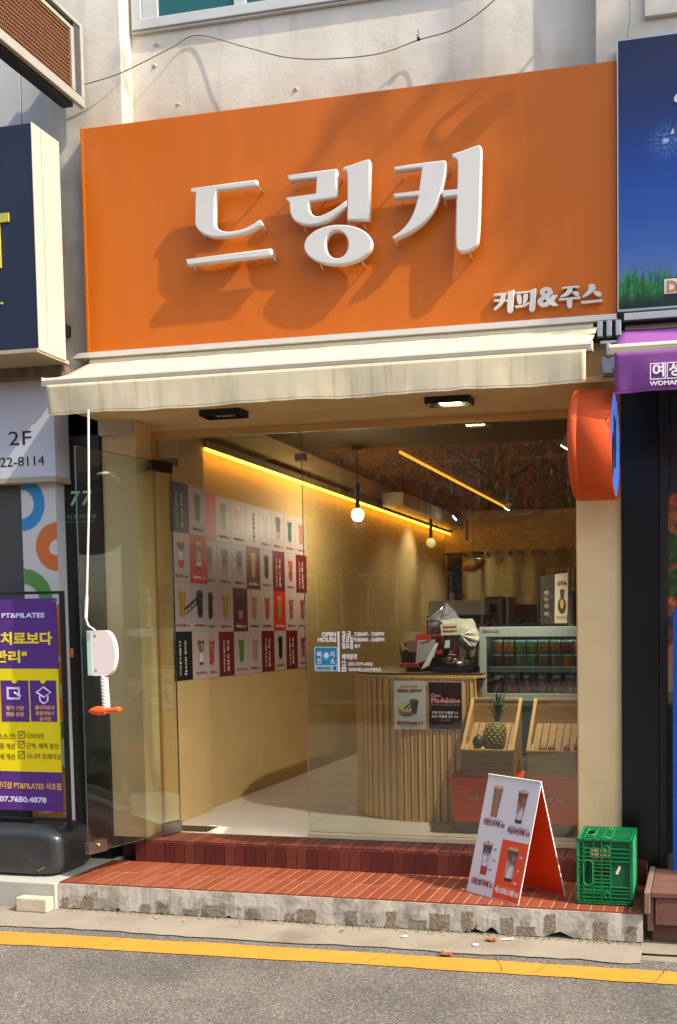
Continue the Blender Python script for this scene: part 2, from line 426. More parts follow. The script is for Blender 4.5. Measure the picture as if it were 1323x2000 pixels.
# aggregate patches showing on the front
xs = [(-3.35, .04, .055), (-3.22, .075, .07), (-2.87, .05, .045), (-2.77, .08, .065), (-2.60, .07, .035), (-2.48, .13, .06), (-2.26, .085, .075), (-2.06, .045, .04),
      (-1.97, .10, .065), (-1.73, .06, .07), (-1.52, .055, .08), (-1.38, .09, .045), (-1.27, .10, .08), (-1.13, .05, .085), (-.93, .06, .08), (-.84, .09, .045), (-.72, .05, .085), (-.48, .065, .085), (-.335, .05, .07)]
for (x, wd, h) in xs:
    z0 = .008
    for (c, wv, hv) in void:
        if abs(x-c) < wv+.03: z0 = hv*.8+.006
    pts = []
    m_ = 8
    edge = [(x-wd/2, z0)]+[(x-wd/2+wd*k/m_, z0-.003) for k in range(1, m_)]+[(x+wd/2, z0)]+[(x+wd/2, z0+h*k/5) for k in range(1, 5)]+[(x+wd/2-wd*k/m_, z0+h) for k in range(0, m_+1)]+[(x-wd/2, z0+h-h*k/5) for k in range(1, 5)]
    for (a, c) in edge: pts.append((a+random.uniform(-.004, .004), Yst-.0035, c+random.uniform(-.004, .003)))
    MB().prism(pts, (0, .02, 0)).out('aggregate_patch', M_agg, st)
for k in range(26):
    x = random.uniform(X0+.03, X1-.03); z0 = random.uniform(.004, .10)*random.random()+.006; r_ = random.uniform(.005, .016)
    pts = [(x+r_*math.cos(a)*random.uniform(.6, 1.3), Yst-.0030, max(.003, z0+r_*math.sin(a)*random.uniform(.6, 1.2))) for a in [q*math.pi/4 for q in range(8)]]
    MB().prism(pts, (0, .02, 0)).out('concrete_chip', M_agg, st)
# tread tiles (two rows), riser tiles, landing tiles
def tile_mesh(sx, sy, sz, bev=.0015):
    me = MB().box(-sx/2, sx/2, -sy/2, sy/2, -sz/2, sz/2, bev).mesh('tile'); return me
tw = .0622; n = int((X1-X0)/tw); tw = (X1-X0)/n
tmesh = [tile_mesh(tw-.005, .2165, .009) for _ in range(3)]
for me, m in zip(tmesh, M_tile): me.materials.append(m)
rmesh = [tile_mesh(tw-.004, .009, .118) for _ in range(3)]
for me, m in zip(rmesh, M_rtile): me.materials.append(m)
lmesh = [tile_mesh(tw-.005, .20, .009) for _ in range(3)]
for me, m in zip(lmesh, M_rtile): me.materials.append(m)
MB().box(X0+.001, X1-.001, Yst+.012, Yr-.002, Zs-.0085, Zs-.002).out('grout', M_grout, st)
stb = world_base(st)
def place(name, me, p, parent, rot=None):
    o = bpy.data.objects.new(name, me); COL.objects.link(o); o.parent = parent; o.location = Vector(p)-world_base(parent)
    if rot: o.rotation_euler = rot
    return o
for i in range(n):
    x = X0+(i+.5)*tw
    for j in range(2):
        place('tile', random.choice(tmesh), (x, Yst+.113+j*.2235, Zs-.0045+random.uniform(-.0006, .0006)), st, (random.uniform(-.002, .002), random.uniform(-.006, .006), 0))
XL = P(265, 1655, Y=Yr).x
n2 = int(round((X1-.02-XL)/tw)); tw2 = (X1-.01-XL)/n2
MB().box(XL-.001, X1-.01, Yr+.004, Yg+.02, Zs+.001, Zf-.009).out('upper_step', M_grout, st)
MB().box(X0, XL-.003, 4.66, Yg+.02, Zs+.001, Zf-.0095).out('pillar_plinth', M_rtile[1], st)
for i in range(n2):
    x = XL+(i+.5)*tw2
    place('tile', random.choice(rmesh), (x, Yr+random.uniform(-.0008, .0008), (Zs+Zf-.008)/2), st)
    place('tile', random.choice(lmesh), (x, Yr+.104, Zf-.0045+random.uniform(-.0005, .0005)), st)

# neighbour ledge on the left, with stone block
M_ledge = mat('grey_painted_ledge', 'A8A79E', .8, .06, 4, bump=.2)
struct('left_ledge', MB().box(-8, X0-.004, 4.1, 4.75, -.01, Zs-.006, .006), M_ledge)
tag(MB().box(-3.585, -3.40, 4.035, 4.095, 0.0, .075, .008).out('curb_block', mat('pale_stone', 'BDB09A', .9, .1, 12, bump=.5, bscale=60, dirt='8F8470', dscale=6)), 'small pale stone block at the left end of the step', 'stone block')

# ---- upper facade
def facade_material():
    m = bpy.data.materials.new('stained_stucco'); m.use_nodes = True
    n = m.node_tree.nodes; l = m.node_tree.links; b = n['Principled BSDF']
    tc = n.new('ShaderNodeTexCoord'); sp = n.new('ShaderNodeSeparateXYZ'); l.new(tc.outputs['Object'], sp.inputs[0])
    def nz(scale, det=7, st=None):
        q = n.new('ShaderNodeTexNoise'); q.inputs['Scale'].default_value = scale; q.inputs['Detail'].default_value = det
        if st:
            mp = n.new('ShaderNodeMapping'); mp.inputs['Scale'].default_value = st; l.new(tc.outputs['Object'], mp.inputs[0]); l.new(mp.outputs[0], q.inputs['Vector'])
        else: l.new(tc.outputs['Object'], q.inputs['Vector'])
        return q.outputs['Fac']
    def mr(v, a, b_, c, d):
        q = n.new('ShaderNodeMapRange'); l.new(v, q.inputs[0])
        for i, k in enumerate((a, b_, c, d)): q.inputs[i+1].default_value = k
        return q.outputs[0]
    def math_(op, a, c):
        q = n.new('ShaderNodeMath'); q.operation = op
        for i, k in enumerate((a, c)):
            if isinstance(k, (int, float)): q.inputs[i].default_value = k
            else: l.new(k, q.inputs[i])
        return q.outputs[0]
    def mix(f, a, c):
        q = n.new('ShaderNodeMix'); q.data_type = 'RGBA'; l.new(f, q.inputs[0])
        for i, k in ((6, a), (7, c)):
            if isinstance(k, tuple): q.inputs[i].default_value = k
            else: l.new(k, q.inputs[i])
        return q.outputs[2]
    base = mix(mr(nz(2.2), .35, .65, 0, 1), (*lin('E0DACA'), 1), (*lin('D0C8B5'), 1))
    base = mix(mr(nz(2.5, 8, (3.5, 1, .5)), .54, .76, 0, .45), base, (*lin('B0A284'), 1))      # runs of rain dirt
    sx = math_('ABSOLUTE', math_('SUBTRACT', math_('ADD', sp.outputs[0], math_('MULTIPLY', nz(4), .03)), -2.555), 0)   # rust run below the window corner
    base = mix(math_('MULTIPLY', mr(sx, 0, .028, .75, 0), mr(nz(5, 5, (1, 1, .4)), .3, .6, .3, 1)), base, (*lin('9C7F52'), 1))
    zb = math_('MULTIPLY', mr(sp.outputs[2], 4.24, 4.58, .6, 0), mr(nz(5), .35, .62, .2, 1))       # grime above the sign
    base = mix(zb, base, (*lin('9A876A'), 1))
    l.new(base, b.inputs['Base Color']); b.inputs['Roughness'].default_value = .85
    bp = n.new('ShaderNodeBump'); bp.inputs['Strength'].default_value = .35; bp.inputs['Distance'].default_value = .010
    h = math_('ADD', math_('MULTIPLY', nz(60), .25), nz(7)); l.new(h, bp.inputs['Height']); l.new(bp.outputs[0], b.inputs['Normal'])
    return m
M_fac = facade_material()
bld = thing('shop_building', 'old white rendered building front with stained stucco above the orange sign', 'building', (-1.8, 4.7, 0))
MB().box(-3.204, -.552, 4.70, 4.90, 3.0, 4.93).out('wall', M_fac, bld)
MB().box(-3.204, -3.185, 4.70, 4.90, 4.93, 6.3).out('wall', M_fac, bld)
MB().box(-1.2, -.552, 4.70, 4.90, 4.932, 6.3).out('wall', M_fac, bld)
MB().box(-3.20, -.55, 4.70, 4.90, 6.3, 9.5).out('wall', M_fac, bld)
MB().box(-3.72, -3.206, 4.60, 4.90, 2.6, 9.5, .006).out('pilaster', M_fac, bld)
MB().box(-.548, 0.3, 4.61, 4.90, 3.0, 9.5, .006).out('pilaster', M_fac, bld)
MB().box(-.30, 0.6, 4.585, 4.608, 4.5, 9.5, .003).out('pilaster_facing', M_fac, bld)
# blister of peeling paint
for (px, py, s) in ((308, 88, .03), (302, 130, .022), (578, 175, .02), (348, 205, .015)):
    c = P(px, py, Y=4.70); bb = MB()
    vs = [bb.bm.verts.new((c.x+s*math.cos(a)*random.uniform(.6, 1.1), 4.699, c.z+s*.6*math.sin(a)*random.uniform(.6, 1.1))) for a in [k*math.pi/4 for k in range(8)]]
    ct = bb.bm.verts.new((c.x+s*.2, 4.70-s*.45, c.z+s*.3))
    for k in range(8): bb.bm.faces.new((vs[k], vs[(k+1) % 8], ct))
    bb.out('paint_flake', M_wall, bld)
# window
M_wframe = mat('window_frame_paint', 'C2C4BF', .5, .05, 5)
win = MB(); wz = 4.862
c0 = P(285, 52, Y=4.69)
win.box(-3.183, -3.125, 4.672, 4.72, wz, 6.2, .003); win.box(-3.125, -1.21, 4.672, 4.72, wz, wz+.055, .003)
win.out('window_frame', M_wframe, bld)
win2 = MB(); gx0 = P(310, 38, Y=4.69).x; gx1 = P(459, 18, Y=4.69).x; gz = wz+.062
gz = P(312, 37, Y=4.69).z
win2.box(-3.12, gx0, 4.68, 4.70, wz+.056, 6.2, .002); win2.box(gx0, gx1, 4.68, 4.70, wz+.056, gz, .002); win2.box(gx1, gx1+.07, 4.68, 4.70, wz+.056, 6.2, .002); win2.box(gx1+.07, -1.21, 4.685, 4.70, wz+.056, gz+.01, .002)
win2.out('window_sash', M_wframe, bld)
M_gglass = mat('green_film_glass', '1F5A56', .12, .25, 2, spec=.6, stretch=(3, 1, .3))
MB().box(gx0, gx1, 4.692, 4.698, gz, 6.2).out('window_pane', M_gglass, bld)
MB().box(gx1+.07, -1.21, 4.692, 4.698, gz+.01, 6.2).out('window_pane', M_gglass, bld)
MB().box(-3.19, -1.15, 4.682, 4.699, wz-.014, wz-.002, .002).out('window_sill', M_wframe, bld)

# ---- shop front pillars, lintel, soffit
PX0, PX1 = -3.42, -3.20
sf = thing('cafe_front', 'cream rendered cafe front with pillars and lintel round the glass', 'shopfront', (-1.9, 4.7, Zf))
MB().box(PX0, PX1, 4.62, 4.80, Zf-.001, 2.679, .004).out('pillar', M_cream, sf)
MB().box(-.655, -.424, 4.62, 4.85, Zf-.001, 2.679, .004).out('pillar', M_cream, sf)
MB().box(PX0+.001, -.4245, 4.60, 4.85, 2.68, 3.0, .003).out('lintel', M_cream, sf)
MB().box(PX0+.001, -.4245, 4.40, 4.599, 2.681, 2.71, .003).out('soffit', M_cream, sf)
MB().box(PX1, -.655, 4.775, 4.84, 2.642, 2.6795).out('lintel_strip', M_cream, sf)
M_frame = mat('tan_frame_paint', 'C99F62', .5, .05, 5)
b = MB(); b.box(PX1+.001, -.657, 4.765, 4.80, 2.604, 2.6415, .003); b.out('head_frame', M_frame, sf)
MB().box(PX1+.001, PX1+.02, 4.768, 4.80, Zf, 2.603, .002).out('jamb_frame', M_frame, sf)
MB().box(-.672, -.6565, 4.70, 4.80, Zf+.001, 2.603, .002).out('jamb_frame', M_frame, sf)
MB().box(-2.262, -.673, 4.755, 4.80, Zf+.001, Zf+.03, .003).out('sill', mat('cream_sill', 'CDBB97', .6, .05, 5), sf)

# ---- interior shell
M_iceil = mat('brown_ceiling', '4A3826', .7, .1, 3)
XA, XB, YB, ZC = -3.232, -3.285, 11.1, 2.95
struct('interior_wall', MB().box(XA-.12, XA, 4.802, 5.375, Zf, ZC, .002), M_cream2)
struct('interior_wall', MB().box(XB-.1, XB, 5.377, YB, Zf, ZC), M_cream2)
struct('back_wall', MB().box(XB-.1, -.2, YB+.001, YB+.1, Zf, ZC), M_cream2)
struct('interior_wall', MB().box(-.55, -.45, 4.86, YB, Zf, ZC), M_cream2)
struct('interior_ceiling', MB().box(XB-.1, -.45, 4.86, YB+.1, ZC+.001, ZC+.06), M_iceil)
struct('floor_screed', MB().box(XB-.1, -.45, Yg-.01, YB+.1, .1, Zf-.012), mat('screed', '8E867A', .9))
M_ftile = mat('white_floor_tile', 'CFC8B8', .3, .05, 2, spec=.5)
fl = tag(MB().box(XB, -.45, Yg-.012, YB, Zf-.0115, Zf-.006).out('interior_floor', mat('floor_joint', '8E8371', .9)), kind='structure')
ft = tile_mesh(.446, .446, .006); ft.materials.append(M_ftile)
x = XB+.225
while x < -.5:
    y = Yg+.215
    while y < 9:
        place('floor_tile', ft, (x, y, Zf-.003), fl); y += .45
    x += .45
# building mass behind neighbours, dark
struct('back_building_wall', MB().box(-9, XB-.12, 4.92, 5.2, 0, 9), M_wall)
struct('back_building_wall', MB().box(-.2, 6, 4.92, 5.2, 0, 9), M_wall)
struct('sky_block_slab', MB().box(-9, 6, 4.93, 11.3, 3.1, 3.3), M_wall)  # unseen slab added over the room to block sky light
struct('rear_wall', MB().box(-4, 1, 11.3, 11.5, 0, 3.1), M_wall)

# ================================================================== SIGNS AND AWNINGS
# ---- orange shop sign
YS = 4.55
tl, tr_, bl, br = P(157, 256, Y=YS), P(1209, 112, Y=YS), P(173, 692, Y=YS), P(1201, 616, Y=YS)
SX0, SX1, SZ0, SZ1 = (tl.x+bl.x)/2, (tr_.x+br.x)/2, (bl.z+br.z)/2, (tl.z+tr_.z)/2
sg = thing('shop_sign', 'large orange shop sign with raised white Korean letters over the cafe awning', 'sign', (-1.95, YS, SZ0))
face = MB().box(SX0, SX1, YS, 4.598, SZ0, SZ1, .004).out('face_panel', M_orange, sg)
for px in (824,):
    x = P(px, 600, Y=YS).x
    MB().box(x-.0012, x+.0012, YS-.0006, YS+.002, SZ0+.02, SZ0+.28).out('seam', mat('seam_orange', 'C8763A', .6), sg)
b = MB(); b.prism([(SX0-.075, YS-.04, SZ0-.032), (SX1+.0, YS-.04, SZ0-.032), (SX1, YS-.04, SZ0-.004), (SX0-.03, YS-.04, SZ0-.004)], (0, .08, 0))
b.out('bottom_rail', M_white, sg)
MB().box(SX0-.001, SX0+.012, YS-.004, YS-.0005, SZ0, SZ1).out('side_trim', M_orange, sg)
b = MB().box(SX0+.06, SX0+.16, 4.56, 4.62, SZ1-.01, SZ1+.03, .004)
YL, TH = YS-.075, .035                      # front plane and thickness of the letters
def tr(crop, sc, pts): return [tuple([P(crop[0]+p[0]*sc, crop[1]+p[1]*sc, Y=YL).x, P(crop[0]+p[0]*sc, crop[1]+p[1]*sc, Y=YL).z]+list(p[2:])) for p in pts]
T = True
c1, s1 = (350, 330), .1663
d_top = [(130, 222), (905, 122), (895, 190), (445, 243), (425, 300, T), (410, 640, T), (440, 690, T), (520, 735, T), (650, 728, T), (800, 690, T), (945, 590), (975, 640), (850, 725, T), (700, 775, T), (500, 803, T), (360, 798, T), (250, 750, T), (190, 680, T), (180, 600, T), (188, 280), (138, 278)]
d_bar = [(75, 1055), (1075, 930), (1068, 1015), (95, 1132)]
c2, s2 = (540, 290), .1587
r_l = [(130, 322), (738, 245), (738, 590), (405, 640), (395, 720, T), (425, 800, T), (490, 835, T), (560, 822, T), (700, 750, T), (868, 628), (868, 705), (760, 795, T), (640, 885, T), (500, 938, T), (340, 945, T), (220, 895, T), (165, 810, T), (155, 662), (118, 632), (118, 597), (482, 548), (490, 362), (150, 395)]
r_i = [(808, 232), (900, 205, T), (1128, 122, T), (1155, 140, T), (1152, 200), (1140, 872), (868, 885), (868, 760), (872, 300, T), (850, 272, T), (815, 262)]
r_o = ell(755, 1182, 420, 248, 40, rot=-.06); r_h = ell(742, 1178, 140, 170, 32, rot=0)
c3, s3 = (750, 260), .1663
k_k = [(115, 390), (690, 313, T), (732, 318, T), (728, 430, T), (705, 560, T), (655, 740, T), (590, 890, T), (480, 1035, T), (350, 1140, T), (118, 1250), (88, 1215), (190, 1155, T), (290, 1040, T), (350, 920, T), (400, 738), (115, 762), (108, 706), (412, 668), (440, 408), (120, 445)]
k_s = [(795, 240), (900, 212, T), (1100, 135, T), (1148, 140, T), (1145, 300), (1122, 1240, T), (1080, 1330, T), (960, 1395, T), (870, 1390, T), (835, 1310, T), (850, 735), (692, 755), (672, 700), (690, 668), (858, 650), (865, 330, T), (845, 300, T), (798, 288)]
L1 = glyph('letter', [chaikin(tr(c1, s1, d_top)), tr(c1, s1, d_bar)], YL, TH, .007, M_white, sg)
L2 = glyph('letter', [chaikin(tr(c2, s2, r_l)), chaikin(tr(c2, s2, r_i)), tr(c2, s2, r_o), tr(c2, s2, r_h)], YL, TH, .007, M_white, sg)
L3 = glyph('letter', [chaikin(tr(c3, s3, k_k)), chaikin(tr(c3, s3, k_s))], YL, TH, .007, M_white, sg)
# standoff hooks behind the letters
for (L, cr, sc, pts) in ((L1, c1, s1, [(900, 160), (950, 640), (130, 1110), (1075, 1000), (1075, 960), (230, 720)]), (L2, c2, s2, [(740, 280), (760, 640), (310, 940), (1040, 890), (510, 1400), (1030, 1360), (180, 380)]),
                         (L3, c3, s3, [(735, 360), (160, 740), (110, 1230), (690, 760), (990, 1380), (160, 430)])):
    for (a, c) in pts:
        p = P(cr[0]+a*sc, cr[1]+c*sc, Y=YL)
        MB().tube([(p.x, YL+.030, p.z), (p.x+.004, YL+.05, p.z-.012), (p.x+.004, YS-.001, p.z-.016)], .004, 6).out('letter_hook', M_alu, L)
# small lettering, cut-out plates
YL2 = YS-.022
def tr2(pts): return [tuple([P(950+p[0]*.1814, 540+p[1]*.1814, Y=YL2).x, P(950+p[0]*.1814, 540+p[1]*.1814, Y=YL2).z]+list(p[2:])) for p in pts]
small = [[[(80, 185), (208, 175), (205, 230, T), (185, 290, T), (90, 365), (75, 350), (130, 295, T), (147, 268), (80, 270), (80, 247), (152, 240), (157, 205), (84, 208)],
          [(220, 165), (300, 143), (290, 360, T), (270, 390, T), (240, 392, T), (222, 370, T), (228, 270), (195, 268), (197, 250), (228, 245), (232, 184), (220, 180)]],
         [[(316, 165), (455, 155), (452, 178), (318, 188)], [(325, 195, T), (365, 190, T), (380, 230, T), (378, 300, T), (345, 302, T), (328, 260, T)], [(398, 187, T), (447, 182, T), (450, 220, T), (425, 285, T), (386, 303, T), (398, 255, T)],
          [(310, 312), (400, 305, T), (462, 268), (465, 292), (400, 327, T), (312, 337)], [(462, 150), (535, 124), (528, 340, T), (505, 375, T), (475, 378, T), (457, 358, T), (470, 260), (475, 178), (460, 170)]],
         [[(815, 112), (995, 98), (993, 120), (815, 136)], [(878, 122), (935, 117), (925, 170, T), (850, 217, T), (798, 226), (798, 210), (850, 178, T)], [(935, 155, T), (998, 160, T), (998, 207, T), (962, 210, T), (925, 180, T)],
          [(780, 238), (1012, 214), (1010, 236), (782, 257)], [(865, 250), (925, 243), (922, 310, T), (910, 338, T), (880, 338, T), (868, 315, T)]],
         [[(1090, 95, T), (1140, 76, T), (1174, 88, T), (1172, 140, T), (1115, 190, T), (1045, 225), (1033, 212), (1090, 155, T), (1106, 112)], [(1165, 148, T), (1236, 165, T), (1240, 205, T), (1205, 218, T), (1150, 178, T)], [(1020, 265), (1250, 245), (1250, 268), (1022, 292)]]]
for g in small: glyph('small_letter', [chaikin(tr2(p)) for p in g], YL2, .018, .0012, M_white, sg)
a0 = P(950+552*.1814, 540+330*.1814, Y=YL2); a1 = P(950+780*.1814, 540+318*.1814, Y=YL2); a2 = P(950+650*.1814, 540+112*.1814, Y=YL2)
me = text_mesh('&', .1, .035, .0, 6)
xs = [v.co.x for v in me.vertices]; ys = [v.co.y for v in me.vertices]
kx = (a1.x-a0.x)/(max(xs)-min(xs)); ky = (a2.z-a0.z)/(max(ys)-min(ys))
bpy.data.meshes.remove(me)
me = text_mesh('&', .1, .035, .009, 6)
me.transform(Matrix(((kx, 0, 0, a0.x-min(xs)*kx), (0, 0, -1, YL2+.009), (0, ky, 0, a0.z-min(ys)*ky), (0, 0, 0, 1)))); me.materials.clear()
link('small_letter', me, M_white, sg)

# ---- dark awning cassette gap and bracket zone
MB().box(SX0+.03, -.44, 4.535, 4.599, 2.93, SZ0-.034, .003).out('cassette_housing', M_dark, sf)
brk = MB(); brk.box(-.50, -.43, 4.40, 4.438, 2.70, 2.80, .003); brk.box(-.49, -.44, 4.375, 4.398, 2.715, 2.745, .003); brk.box(-.475, -.455, 4.38, 4.43, 2.80, 2.86, .003); brk.box(-.505, -.425, 4.39, 4.42, 2.86, 2.875, .003)
brk.out('awning_bracket', M_alu, sf)
brk = MB(); 
for k in range(3): brk.box(-.52+k*.045, -.495+k*.045, 4.40, 4.43, 2.90, 2.975, .003)
brk.out('awning_bracket', M_alu, sf)

def awning(name, label, x0, x1, yf, zt, yb, zb, drop, m, mu, bar, seed=0, sagx=None, slant=.0):
    t = thing(name, label, 'awning', ((x0+x1)/2, yb, zb))
    nx, ny = int(60*(x1-x0)/3)+8, 12
    def surf(fn, nx, ny):
        b = MB(); g = [[b.bm.verts.new(fn(i/nx, j/ny)) for i in range(nx+1)] for j in range(ny+1)]
        for j in range(ny):
            for i in range(nx): b.bm.faces.new((g[j][i], g[j][i+1], g[j+1][i+1], g[j+1][i]))
        return b
    def top(u, v):
        x = x0+(x1-x0)*u
        sag = .010*math.sin(v*math.pi)*(1+.6*fbm(x*1.5, seed))
        return (x, yb+(yf-yb)*v, zb+(zt-zb)*v-sag+.003*fbm(x*6, v*3, seed))
    o = surf(top, nx, ny).out('canopy', m, t, smooth=True)
    md = o.modifiers.new('thick', 'SOLIDIFY'); md.thickness = .0015
    def val(u, v):
        x = x0+.012+(x1-x0-.024)*u
        w_ = fbm(x*2.2, seed+3)*.011+.003*math.sin(x*7+seed)+.012*math.exp(-((u-.045)/.03)**2)+fbm(x*9, v, seed)*.002
        e = math.exp(-u*25)*.02-math.exp(-(1-u)*30)*.015
        return (x+slant*v, yf-.020+w_*v+e*v, zt-.030-drop*v+.010*v*fbm(x*1.3, seed+8)*1.2)
    o2 = surf(val, nx*2, 10).out('valance', m, t, smooth=True)
    md = o2.modifiers.new('thick', 'SOLIDIFY'); md.thickness = .0015
    def hem(u, v):
        p = val(u, 1.0-.055*v); return (p[0], p[1]-.0022, p[2])
    surf(hem, nx*2, 2).out('hem', m, t, smooth=True)
    b = MB(); b.tube([(x0-.012, yf, zt-.006), (x1+.012, yf, zt-.006)], .019, 12); b.out('front_tube', bar, t); b = MB(); b.box(x0-.01, x1+.01, yf-.018, yf+.012, zt-.038, zt-.012, .003); b.out('front_bar', mat('taupe_bar_paint', 'A29983', .5, .08, 8), t)
    b = MB(); b.tube([(x0+.02, yb+.02, zb+.0), (x1-.02, yb+.02, zb+.0)], .03, 12); b.out('roller', bar, t)
    for xa in (x0+.25, x1-.25): MB().tube([(xa, yb, zb-.04), ((xa+x0+.9 if xa < (x0+x1)/2 else xa-.6)*.0+xa+(.2 if xa < (x0+x1)/2 else -.2), (yf+yb)/2, (zt+zb)/2-.06), (xa, yf+.02, zt-.03)], .012, 8).out('folding_arm', bar, t)
    b = MB(); b.box(x0-.018, x0-.008, yf-.016, yf+.016, zt-.036, zt+.014, .004); b.out('end_cap', bar, t)
    b = MB(); b.box(x1+.008, x1+.018, yf-.016, yf+.016, zt-.036, zt+.014, .004); b.out('end_cap', bar, t)
    return t
M_bar = mat('cream_bar_paint', 'CFC6B0', .5, .06, 8, dirt='8F8468', dscale=10, dthr=.62)
aw = awning('awning', 'long cream fabric awning with streaked valance under the orange sign', -3.425, -.535, 4.20, 2.806, 4.53, 2.988, .155, M_awn, None, M_bar)
M_pawn = mat('purple_awning_fabric', '86498F', .85, .05, 4, bump=.1, bscale=300)
pa = awning('awning', 'purple fabric awning with white boxed lettering under the blue sign', -.415, 1.2, 4.08, 2.745, 4.53, 2.965, .175, M_pawn, None, M_bar, seed=5)
yv = 4.052
def box_frame(b, x0, x1, z0, z1, y, w_):
    b.box(x0, x1, y, y+.001, z1-w_, z1); b.box(x0, x1, y, y+.001, z0, z0+w_); b.box(x0, x0+w_, y, y+.001, z0+w_, z1-w_); b.box(x1-w_, x1, y, y+.001, z0+w_, z1-w_)
q0, q1 = P(1270, 742, Y=yv), P(1301, 708, Y=yv)
b = MB(); box_frame(b, q0.x, q1.x, q0.z, q1.z, yv-.003, .004); dx = q1.x-q0.x+.004; box_frame(b, q0.x+dx, q1.x+dx, q0.z, q1.z, yv-.003, .004); box_frame(b, q0.x+2*dx, q1.x+2*dx, q0.z, q1.z, yv-.003, .004); b.out('letter_box', M_wink, pa)
text('여', (q0.x+.009, yv-.004, q0.z+.017), .062, M_wink, pa, bold=.03, width=.052)
text('성', (q0.x+dx+.009, yv-.004, q0.z+.017), .062, M_wink, pa, bold=.03, width=.052)
text("WOMAN'S SPA", (q0.x, yv-.004, q0.z-.026), .026, M_wink, pa, bold=.03, width=.22)

# ---- blue neighbour sign
YB2 = 4.535
bx0 = (P(1212, 80, Y=YB2).x+P(1204, 605, Y=YB2).x)/2; bz0, bz1 = P(1210, 606, Y=YB2).z, P(1220, 79, Y=YB2).z
bs = thing('shop_sign', 'tall blue sign with printed grass along its foot beside the orange sign', 'sign', (bx0+.8, YB2, bz0))
MB().box(bx0-.006, bx0+1.8, YB2+.001, 4.60, bz0-.012, bz1+.01, .002).out('sign_box', M_alu, bs)
GH = bz1-bz0
blades = [(random.uniform(-.02, .55), random.uniform(.10, .26), random.uniform(.004, .012), random.uniform(-.25, .25), random.uniform(.55, 1.25)) for _ in range(260)]
blades.sort(key=lambda q: -q[1])
def bluef(u, v):
    t = v/GH
    stops = [(0, (.34, .46, .68)), (.14, (.33, .45, .68)), (.30, (.16, .36, .66)), (.5, (.05, .27, .60)), (.75, (.05, .16, .38)), (1, (.08, .11, .25))]
    for (a, ca), (b_, cb) in zip(stops, stops[1:]):
        if t <= b_: k = (t-a)/(b_-a); c = [ca[i]+(cb[i]-ca[i])*k for i in range(3)]; break
    else: c = stops[-1][1]
    if v < .27:
        for (x, h, wd, ln, br) in blades:
            if v < h:
                k = v/h; xx = x+ln*h*k*k*.5
                if abs(u-xx) < wd*(1-k)*.8:
                    sh = (.25+.75*k)*br; f = min(1, (1-k)*2.2)
                    g = (.16*sh+.02, .62*sh+.05, .16*sh+.04); c = [c[i]*(1-f)+g[i]*f for i in range(3)]
        d = min(1, max(0, (.07-v)/.07)); c = [c[i]*(1-d*.75)+(.02, .09, .06)[i]*d*.75 for i in range(3)]
        e = ((u-.36)/.15)**2+((v-.05)/.115)**2
        if e < 1: f = min(1, (1-e)*3)*.8; c = [c[i]*(1-f)+(.05, .13, .09)[i]*f for i in range(3)]
    for (sx, sy, sr) in ((.235, .80, .12),):
        dx, dy = u-sx, v-sy; r_ = math.hypot(dx, dy)
        if r_ < sr:
            a = math.atan2(dy, dx); f = max(0, (math.sin(a*17+3*math.sin(a*3)))**8)*(1-r_/sr)*.8+max(0, 1-r_/.02)
            f = min(1, f); c = [c[i]*(1-f)+(.75, .85, .98)[i]*f for i in range(3)]
    return c
printed('sign_face', (bx0, YB2, bz0), XR, ZU, .56, GH, 90, 240, bluef, bs)
MB().box(bx0+.5602, bx0+1.79, YB2-.001, YB2+.0005, bz0, bz1).out('sign_face', mat('blue_print', '17458F', .5), bs)
MB().box(bx0-.005, bx0, YB2-.004, YB2+.002, bz0-.004, bz1).out('edge_trim', M_white, bs)
MB().box(bx0-.004, bx0+1.8, YB2-.012, YB2-.0005, bz0-.012, bz0-.001).out('edge_trim', M_alu, bs)
MB().box(bx0+.03, bx0+1.8, YB2-.04, YB2+.02, bz0-.075, bz0-.03, .003).out('bottom_rail', M_white, bs)
MB().box(bx0-.01, bx0+1.8, 4.47, 4.60, 2.99, bz0-.078, .003).out('cassette_housing', M_dark, bs)
p = P(1299, 572, Y=YB2-.004)
MB().box(p.x-.003, p.x+.058, p.y+.001, p.y+.003, p.z-.005, p.z+.067, .0005).out('letter_outline', M_wink, bs)
text('D', (p.x+.006, p.y-.0006, p.z+.004), .075, mat('amber_ink', 'C98F1E', .5), bs, bold=.03)
MB().lathe([(.0, -.003), (.036, -.003), (.036, .0)], (p.x+.082, p.y+.003, p.z+.022), 20, 'Y').out('letter_outline', M_wink, bs)
text('a', (p.x+.056, p.y-.0016, p.z+.0), .08, mat('red_orange_ink', 'B83218', .5), bs, bold=.035)
p = P(1314, 200, Y=YB2-.003); text('c', (p.x, p.y, p.z), .09, M_wink, bs, bold=.02, shear=.3)
p = P(1310, 262, Y=YB2-.003); text('k', (p.x, p.y, p.z), .035, M_wink, bs, bold=.02, shear=.3)

# ---- navy box sign on the left
nx1 = -3.457; nz0, nz1 = 2.968, 4.135
nv = thing('shop_sign', 'navy box sign with yellow letter and white side panels at the upper left', 'sign', (-4.3, 4.3, nz0))
M_navy = mat('navy_sheet', '1C2436', .45, .1, 3)
MB().box(-5.6, nx1-.006, 4.20, 4.399, nz0+.01, nz1, .002).out('face_panel', M_navy, nv)
M_side = mat('white_side_panel', 'B9B0A4', .5, .04, 3, dirt='A88F6C', dscale=6, dthr=.66)
MB().box(nx1-.0055, nx1, 4.197, 4.262, nz0, nz1+.004, .0015).out('side_panel', M_side, nv)
MB().box(nx1-.0055, nx1, 4.265, 4.40, nz0, nz1+.004, .0015).out('side_panel', M_side, nv)
MB().box(-5.6, nx1-.006, 4.192, 4.43, nz0-.012, nz0+.009, .002).out('bottom_rail', mat('khaki_rail', 'A79B80', .6, .06), nv)
